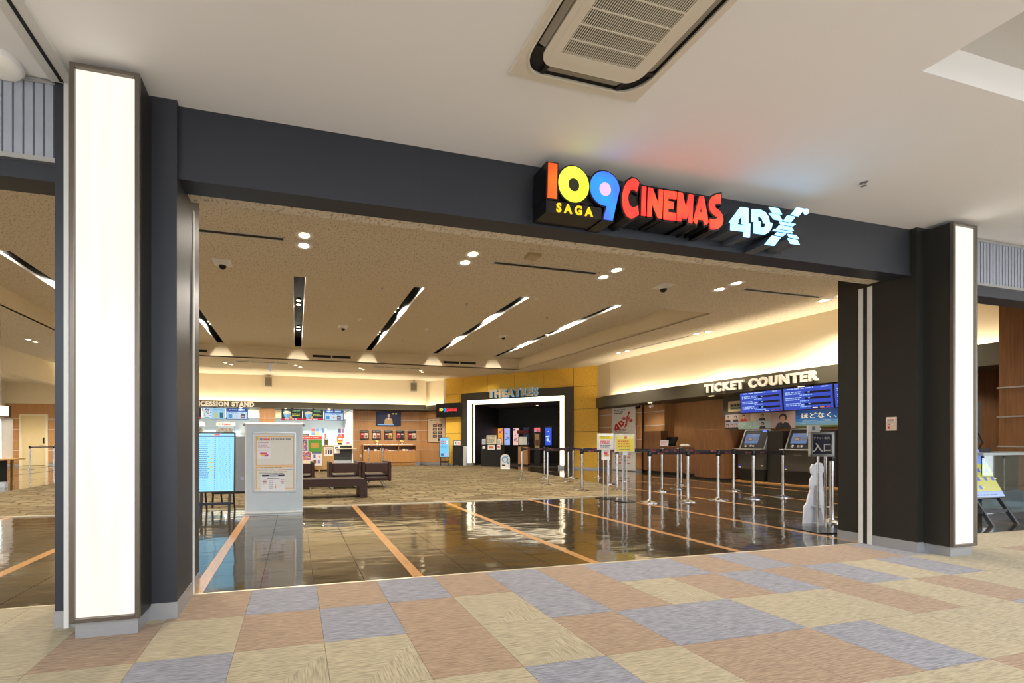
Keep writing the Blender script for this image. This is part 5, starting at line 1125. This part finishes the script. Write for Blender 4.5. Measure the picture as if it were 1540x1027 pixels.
fr.box(a0, -.02, b0, a0 + .03, 0, b1, M['alu']); fr.box(a1 - .03, -.02, b0, a1, 0, b1, M['alu']); fr.box(a0, -.02, b0, a1, 0, b0 + .03, M['alu']); fr.box(a0, -.02, b1 - .03, a1, 0, b1, M['alu']); fo = fr.build('poster_frame', t, bevel=.004)
OR = (232, 178, 104); rs = [(a0 + .03, b0 + .03, a1 - .03, b1 - .03, (226, 220, 206), 1)]
def outline(x0, z0, x1, z1, c, tk, ly): return [(x0, z0, x1, z0 + tk, c, ly), (x0, z1 - tk, x1, z1, c, ly), (x0, z0, x0 + tk, z1, c, ly), (x1 - tk, z0, x1, z1, c, ly)]
rs += outline(a0 + .05, .80, a1 - .04, 1.27, OR, .012, 2) + outline(a0 + .05, .42, a1 - .04, .785, OR, .012, 2)
rs += lines(-.25, 1.08, -.06, 1.18, 5, (190, 130, 126), rnd, .4, 3) + [(-.22, .99, -.11, 1.01, (206, 60, 120), 3), (-.21, .955, -.15, .985, (240, 190, 60), 3), (-.15, .95, -.09, .98, (200, 70, 140), 3)]
rs += lines(-.2, .755, .2, .775, 1, (130, 126, 120), rnd, .7, 3) + lines(-.27, .72, .05, .742, 1, (140, 134, 128), rnd, .6, 3, .05) + [(.05, .724, .20, .738, (226, 120, 110), 3), (.20, .724, .28, .738, (120, 150, 220), 3)] + lines(-.24, .66, .24, .71, 2, (140, 134, 128), rnd, .5, 3, .06)
for q in ((-.265, 1.06, -.05, 1.19), (-.265, .91, -.05, 1.04), (-.20, .38, .17, .66)): box('notice_sheet', fo, (q[0], -.0070, q[1], q[2], -.0062, q[3]), ink((236, 230, 228)))
rs += [(-.19, .625, .16, .655, (44, 46, 62), 4), (-.08, .632, .06, .648, (200, 200, 210), 5), (-.11, .59, .08, .602, (70, 72, 84), 4), (-.18, .535, -.12, .548, (226, 60, 60), 4), (.10, .535, .16, .548, (226, 60, 60), 4)] + lines(-.18, .495, -.11, .575, 4, (120, 118, 120), rnd, .3, 4) + lines(.1, .495, .16, .575, 4, (120, 118, 120), rnd, .3, 4) + [(.01, .43 + k * .025, .03, .444 + k * .025, (232, 150, 60), 4) for k in range(3)] + lines(-.08, .42, .0, .57, 5, (150, 150, 150), rnd, .3, 4)
prints('poster_print', fo, [r[:5] + ((r[5] + 2.2) if r[5] >= 3 else r[5],) for r in rs], -.003)
logo_small(fo, -.165, -.008, 1.225, .20, 0)
child('information_lettering', text_mb('Information', .052, .001, .0014, ink((60, 56, 62)), align='LEFT', spacing=1.22), fo, (-.045, -.007, 1.212))
rnd = random.Random(31)
t = thing('schedule_screen', 'bright blue digital film schedule on a black easel beside the information board', 'digital sign', (-1.27, 7.12, 0), -.04)
SW, SH = .60, .98
rs = [(-SW/2 + .02, .02, SW/2 - .02, SH - .02, (150, 224, 255), 1), (-SW/2 + .02, SH - .075, SW/2 - .02, SH - .055, (40, 70, 140), 2), (-.02, SH - .05, .06, SH - .03, (240, 70, 150), 2), (-.05, SH - .05, -.02, SH - .03, (240, 210, 60), 2)]
for k in range(26):
    z = SH - .11 - k * .033
    rs += [(-SW/2 + .04, z, SW/2 - .03, z + .0015, (110, 185, 230), 2)] + lines(-SW/2 + .05, z + .006, -.09, z + .022, 1, (60, 110, 170), rnd, .7, 3, .1)
    if k % 2 == 0: rs.append((-.08 + rnd.uniform(-.02, .02), z + .005, -.045, z + .022, (226, 196, 50), 3))
    rs += [(-.02, z + .006, .0, z + .02, (50, 100, 170), 3)] + [(x, z + .008, x + .02, z + .014, (70, 150, 200), 3) for x in (.05 + rnd.uniform(0, .03), .12 + rnd.uniform(0, .04), .2 + rnd.uniform(0, .03))]
for k in range(14): x = -.03 + k * .022; rs.append((x, .05, x + .0015, SH - .08, (80, 165, 220), 2))
easel_screen(t, SW, SH, .36, .06, rs, mat('easel_dark_navy', (34, 36, 46), .5), 1.05)
t = thing('rear_whiteboard', 'plain grey board on a dark easel behind the schedule screen', 'board', (-1.02, 7.75, 0), -.05)
bd = box('board', t, (-.42, 0, .30, .16, .03, 1.28), mat('board_back_grey', (150, 152, 158), .5), .004); prints('sticker', bd, [(.06, .5, .12, .56, (170, 180, 200))], 0)
for x in (-.36, .1): MB().cyl((x, .02, 1.1), (x + (.14 if x > 0 else -.06), .02, .016), .018, M['black'], 8).build('leg', t); MB().cyl((x, .04, 1.1), (x, .5, .016), .016, M['black'], 8).build('rear_leg', t)
box('ledge', t, (-.42, -.03, .26, .2, .03, .30), M['black'])

# ------------------------------------------------------------------ queue barriers
pb = MB().lathe([(.001, 0), (.165, 0), (.165, .012), (.10, .026), (.04, .04), (.032, .06)], M['chrome'], 28).mesh('base')
pp = MB().cyl((0, 0, .04), (0, 0, .93), .028, M['chrome'], 16).mesh('pole')
ph = MB().lathe([(.033, .90), (.038, .92), (.038, 1.0), (.03, 1.02), (.001, 1.022)], M['gloss_black'], 18).mesh('belt_head')
pc = MB().lathe([(.030, 1.018), (.022, 1.03), (.001, 1.032)], M['chrome'], 16).mesh('cap')
BELT = mat('black_belt_webbing', (30, 22, 26), .7, var=.2, scale=90)
def post(x, y, lab, grp, belt_to=None, marks=True):
    t = thing('barrier_post', lab, 'barrier post', (x, y, 0), 0, grp)
    child('base', pb, t); child('pole', pp, t); child('belt_head', ph, t); child('cap', pc, t)
    if belt_to:
        dx, dy = belt_to[0] - x, belt_to[1] - y; L = math.hypot(dx, dy); a = math.atan2(dy, dx)
        b = box('belt', t, (.035, -.002, .935, L - .035, .002, .988), BELT, 0, rot=(0, 0, a))
        mb = MB(); k = 0; xx = .18
        while xx < L - .2:
            for sgn in (-1, 1):
                yy = sgn * .0032
                for (o1, o2, c) in ((0, .03, (176, 90, 40)), (.035, .06, (70, 70, 140)), (.065, .14, (140, 32, 40))): mb.quad((xx + o1, yy, .952), (xx + o2, yy, .952), (xx + o2, yy, .972), (xx + o1, yy, .972), ink(c))
            xx += .52
        mb.build('belt_print', b)
    return t
rows = [[(6.70, 6.66), (7.55, 6.60), (8.36, 6.64), (9.27, 6.63), (10.12, 6.66)], [(6.72, 8.62), (7.66, 8.56), (8.53, 8.12), (9.41, 8.50), (10.36, 7.85)], [(6.78, 10.1), (7.80, 10.6), (8.63, 9.95), (9.69, 10.55), (10.42, 9.3)], [(6.94, 11.7), (7.87, 11.9), (8.9, 11.85), (9.83, 11.8), (10.54, 11.5)]]
labs = ['chrome belt post in the first queue row, level with the yellow notice stand', 'chrome belt post in the second queue row from the mall carpet', 'chrome belt post in the third queue row from the mall carpet', 'chrome belt post in the last queue row before the gold wall']
for r, row in enumerate(rows):
    for k, p in enumerate(row): post(p[0], p[1], labs[r], 'ticket queue posts, row %d' % (r + 1), row[k + 1] if k + 1 < len(row) else None)
post(7.68, 4.44, 'chrome belt post beside the framed entrance sign', None)
for k, (x, y, nx) in enumerate(((3.6, 20.6, (4.0, 19.6)), (4.0, 19.6, (4.3, 20.4)), (4.3, 20.4, None))): post(x, y, 'chrome belt post before the oak leaflet sideboard', 'posts before the sideboard', nx)
for k, (x, y, nx) in enumerate(((-11.3, 21.0, (-11.1, 22.4)), (-11.1, 22.4, None))): post(x, y, 'chrome belt post blocking the cream service door', 'posts before the service door', nx)

# ------------------------------------------------------------------ poster stands at the queue
def stand(x, y, rz, w, h_, z0, cols, lab, flyer=False):
    t = thing('notice_stand', lab, 'sign stand', (x, y, 0), rz)
    MB().prism(ell(0, 0, .22, .22, 6), 0, .012, M['gloss_black'], plane='xy').build('base_plate', t)
    for s in (-.045, .045): MB().cyl((s, 0, .012), (s, 0, z0 + .02), .011, M['alu'], 10).build('pole', t)
    box('clamp', t, (-.06, -.02, z0 - .06, .06, .02, z0), M['alu'], .004)
    f = box('panel', t, (-w/2, -.012, z0, w/2, .015, z0 + h_), M['alu_white'], .004); prints('print', f, [(-w/2 + .02, z0 + .02, w/2 - .02, z0 + h_ - .02, cols[0], 1)] + cols[1], -.012)
    if flyer: fl_ = box('hanging_flyer', t, (-.10, -.02, z0 - .21, .09, -.015, z0 + .01), M['paper']); prints('flyer_print', fl_, [(-.05, z0 - .1, .03, z0 - .05, (216, 70, 110)), (-.03, z0 - .14, .06, z0 - .1, (226, 150, 60))], -.02)
rnd = random.Random(8)
stand(6.32, 7.38, -.12, .36, .34, 1.02, ((236, 234, 230), [(-.15, 1.24, -.01, 1.31, (238, 220, 60), 2), (.01, 1.24, .15, 1.31, (238, 220, 60), 2)] + lines(-.14, 1.25, .13, 1.3, 2, (60, 60, 40), rnd, .4, 3) + lines(-.13, 1.14, .13, 1.22, 2, (220, 90, 100), rnd, .5, 3) + lines(-.13, 1.06, .13, 1.13, 2, (90, 100, 150), rnd, .4, 3)), 'white and yellow queue notice stand with a hanging flyer', True)
stand(6.37, 6.92, -.05, .44, .35, .98, ((240, 218, 70), [(-.18, 1.24, .18, 1.30, (246, 236, 150), 2), (-.03, 1.245, .04, 1.29, (226, 110, 90), 3)] + lines(-.16, 1.07, .16, 1.22, 3, (222, 130, 50), rnd, .6, 3) + lines(-.14, 1.01, .14, 1.05, 1, (110, 130, 110), rnd, .5, 3)), 'yellow queue notice stand with orange lettering beside the barrier row')
t = thing('entrance_sign', 'framed navy sign reading 入口 on a chrome pole before the jamb', 'sign stand', (6.83, 4.05, 0), -.30)
MB().prism([(-.25, -.22), (.25, -.22), (.28, .2), (-.28, .2)], 0, .012, M['gloss_black'], plane='xy').build('base_plate', t)
for s in (-.045, .045): MB().cyl((s, 0, .012), (s, 0, 1.0), .013, M['chrome'], 10).build('pole', t)
f = MB(); w = .15; z0, z1 = .985, 1.315
f.box(-w, -.015, z0, -w + .03, .02, z1, M['alu']); f.box(w - .035, -.015, z0, w, .02, z1, M['alu']); f.box(-w, -.015, z0, w, .02, z0 + .035, M['alu']); f.box(-w, -.015, z1 - .035, w, .02, z1, M['alu']); fo = f.build('frame', t, bevel=.003)
box('sign_face', t, (-w + .03, -.004, z0 + .03, w - .03, .015, z1 - .03), ink((34, 36, 60)))
child('entrance_lettering', text_mb('入口', .125, .002, .003, ink((236, 232, 226))), t, (.01, -.005, z0 + .075)); child('entrance_lettering', text_mb('チケット販売', .034, .002, .0006, ink((226, 222, 214)), align='LEFT'), t, (-.105, -.005, z1 - .095))
box('hanging_flyer', t, (-.16, .022, z1 - .05, .0, .028, z1 + .09), M['paper']); prints('flyer_print', t, [(-.10, z1 + .02, -.06, z1 + .07, (130, 130, 130))], .021)
t = thing('cutout_standee', 'back of a white cardboard cutout standee with a folding strut', 'standee', (7.32, 4.42, 0), -.1)
prof = [(-.24, 0), (.22, 0), (.20, .5), (.17, .8), (.20, .86), (.21, .93), (.17, 1.0), (.08, 1.02), (.03, .98), (-.04, .99), (-.08, .92), (-.07, .84), (-.04, .80), (-.09, .72), (-.10, .62), (-.08, .56), (-.14, .42), (-.16, .34), (-.22, .28)]
prof = [(a * .76, b * .87) for a, b in prof]
CB = mat('white_cardboard', (216, 216, 222), .8); MB().prism(prof, 0, .02, CB).build('board', t)
MB().hexa([(.0, -.0, .02), (.02, -.0, .02), (.02, -.12, .012), (.0, -.12, .012), (.0, .0, .55), (.02, .0, .55), (.02, -.02, .55), (.0, -.02, .55)], CB).build('strut', t); box('strut_tab', t, (-.05, -.09, .24, .13, 0, .255), CB)

# ------------------------------------------------------------------ right bay: display case, screens, easel
GC = mat('case_dark_interior', (46, 58, 52), .5)
t = thing('glass_display_case', 'low glass display case with greenish panes before the wood pier', 'display case', (11.0, 3.98, 0), .02)
box('base', t, (-1.1, 0, .0, 1.1, .5, .10), M['charcoal_dark']); box('top', t, (-1.12, -.02, .98, 1.12, .52, 1.02), mat('case_top_grey', (150, 160, 158), .3), .004); box('back', t, (-1.1, .46, .1, 1.1, .5, .98), GC)
for k in range(4): box('glass_pane', t, (-1.1 + k * .55, 0, .1, -1.1 + k * .55 + .545, .012, .98), M['glass'])
for k in range(5): box('pane_clip', t, (-1.1 + k * .54 - .02, -.012, .94, -1.1 + k * .54 + .02, 0, .97), M['black'])
box('shelf', t, (-1.08, .02, .5, 1.08, .45, .515), M['glass']); MB().prism([(-.7, .1), (.8, .1), (.9, .3), (.3, .42), (-.5, .36)], .2, .4, mat('case_print_blue', (70, 110, 150), .5)).build('display_print', t)
t = thing('monitor_rack', 'black back of a large monitor standing on the glass display case', 'monitor', (10.35, 4.28, 1.02), .1); box('panel', t, (-.35, 0, .06, .35, .06, .92), M['black'], .006); box('rear_cover', t, (-.22, -.06, .15, .25, 0, .8), M['charcoal_dark'], .01); box('stand_foot', t, (-.3, -.12, 0, .35, .2, .06), M['black'], .006)
prints('vents', t, [(-.15 + k * .1, .6, -.12 + k * .1, .62, (120, 124, 124)) for k in range(3)], -.06)
MB().tube([(.1, -.07, .3), (.14, -.1, .15), (-.05, -.12, .05), (-.3, -.1, .01)], .008, M['rubber'], 6).build('cable', t)
t = thing('floor_screen_stand', 'leaning digital floor screen with a blue and yellow seating picture', 'digital sign', (9.82, 3.86, 0), 0)
rs = [(-.36, .02, .36, .92, (120, 160, 250), 1), (-.36, .10, .36, .52, (196, 196, 70), 1.5), (-.36, .02, .36, .09, (150, 180, 250), 2)]
for k in range(10): x, z = -.26 + (k % 4) * .16 + (.05 if k // 4 % 2 else 0), .42 - (k // 4) * .13; rs.append((x, z - .03, x + .06, z + .03, (70, 90, 210), 3)); rs.append((x + .07, z - .01, x + .12, z + .01, (220, 214, 140), 3))
rs += lines(-.3, .6, .3, .85, 5, (90, 110, 200), rnd, .25, 2) + lines(-.3, .03, .3, .07, 1, (90, 120, 200), rnd, .5, 3)
easel_screen(t, .76, .95, .36, .34, rs, M['charcoal'], .85)

# ------------------------------------------------------------------ left bay: merchandise stand
t = thing('merchandise_table', 'black fronted merchandise table with an oak top and slanted leg', 'table', (-8.42, 13.1, 0), -.12)
box('top', t, (-1.4, -.3, .70, 1.02, .5, .74), M['oak'], .004); box('front_panel', t, (-1.4, -.02, .08, .93, .0, .70), M['black']); MB().hexa([(.70, -.12, 0), (.76, -.12, 0), (.76, -.06, 0), (.70, -.06, 0), (.40, -.08, .70), (.46, -.08, .70), (.46, -.02, .70), (.40, -.02, .70)], M['oak']).build('leg', t); MB().hexa([(-1.36, -.12, 0), (-1.30, -.12, 0), (-1.30, -.06, 0), (-1.36, -.06, 0), (-1.1, -.08, .7), (-1.04, -.08, .7), (-1.04, -.02, .7), (-1.1, -.02, .7)], M['oak']).build('leg', t); box('rear_leg', t, (.7, .4, 0, .76, .46, .70), M['oak']); box('rear_leg', t, (-1.36, .4, 0, -1.3, .46, .70), M['oak'])
t = thing('merchandise_shelf', 'lit white shelf unit with goods standing on the merchandise table', 'shelf', (-8.42, 13.2, .74), -.12)
WL = mat('shelf_edge_light', (240, 250, 250), .4, emit=1.6, ecol=(230, 246, 255)); w = .72
box('back', t, (-w, .35, 0, w, .38, 1.08), M['white_plastic']); box('side', t, (w - .03, 0, 0, w, .36, 1.08), M['white_plastic']); box('side', t, (-w, 0, 0, -w + .03, .36, 1.08), M['white_plastic']); box('top', t, (-w, 0, 1.05, w, .38, 1.08), M['white_plastic'])
box('edge_lamp', t, (w - .05, -.01, .02, w - .0, 0, 1.04), WL); box('edge_lamp', t, (w - .62, -.01, .55, w - .57, 0, 1.04), WL)
for z in (.22, .42, .66): box('shelf_board', t, (-w + .03, .02, z, w - .03, .35, z + .02), M['white_plastic'])
gi = 0
for z in (.24, .44, .68):
    for k in range(7):
        gx = .62 - k * .14; tt = thing('boxed_goods', 'small wrapped souvenir on the lit white shelf unit', 'souvenir', (0, 0, 0), -.12, 'souvenirs on the lit shelf'); ca, sa = math.cos(-.12), math.sin(-.12)
        tt.location = (-8.42 + gx * ca - .15 * sa, 13.2 + gx * sa + .15 * ca, .74 + z); hh = rnd.uniform(.05, .11); c = [(230, 226, 220), (190, 200, 215), (222, 190, 180), (240, 240, 240)][gi % 4]; gi += 1
        box('pack', tt, (-.045, -.04, 0, .045, .04, hh), ink(c), .006); box('tag', tt, (-.03, -.043, hh * .3, .03, -.04, hh * .7), ink([(120, 130, 160), (200, 120, 120), (160, 150, 130)][gi % 3]))
t = thing('hanging_lightbox', 'small white hanging lightbox above the merchandise shelf', 'lightbox', (-8.24, 13.1, 1.88), -.12); box('box', t, (-.7, 0, 0, .62, .2, .27), mat('lightbox_white', (250, 240, 228), .4, emit=.75, ecol=(255, 236, 216)), .004); box('frame', t, (-.72, .2, -.02, .64, .24, .29), M['black'])
for x in (-.6, .5): MB().cyl((x, .1, .27), (x, .1, Z1 - 1.88), .006, M['alu'], 6).build('cable', t)
for k, (x, c) in enumerate(((-7.95, (226, 190, 40)), (-7.72, (210, 210, 214)), (-7.55, (120, 130, 150)), (-7.40, (200, 206, 212)))):
    tt = thing('floor_goods', ['yellow toy box on the floor under the merchandise table', 'white carton on the floor under the merchandise table', 'grey carton on the floor beside the white carton', 'small pale carton at the slanted table leg'][k], 'carton', (x, 12.72 - k * .02, 0), rnd.uniform(-.3, .3)); box('carton', tt, (-.08, -.06, 0, .08, .06, .12), ink(c), .004); box('lid', tt, (-.083, -.063, .12, .083, .063, .14), ink(tuple(int(v * .85) for v in c)), .003)
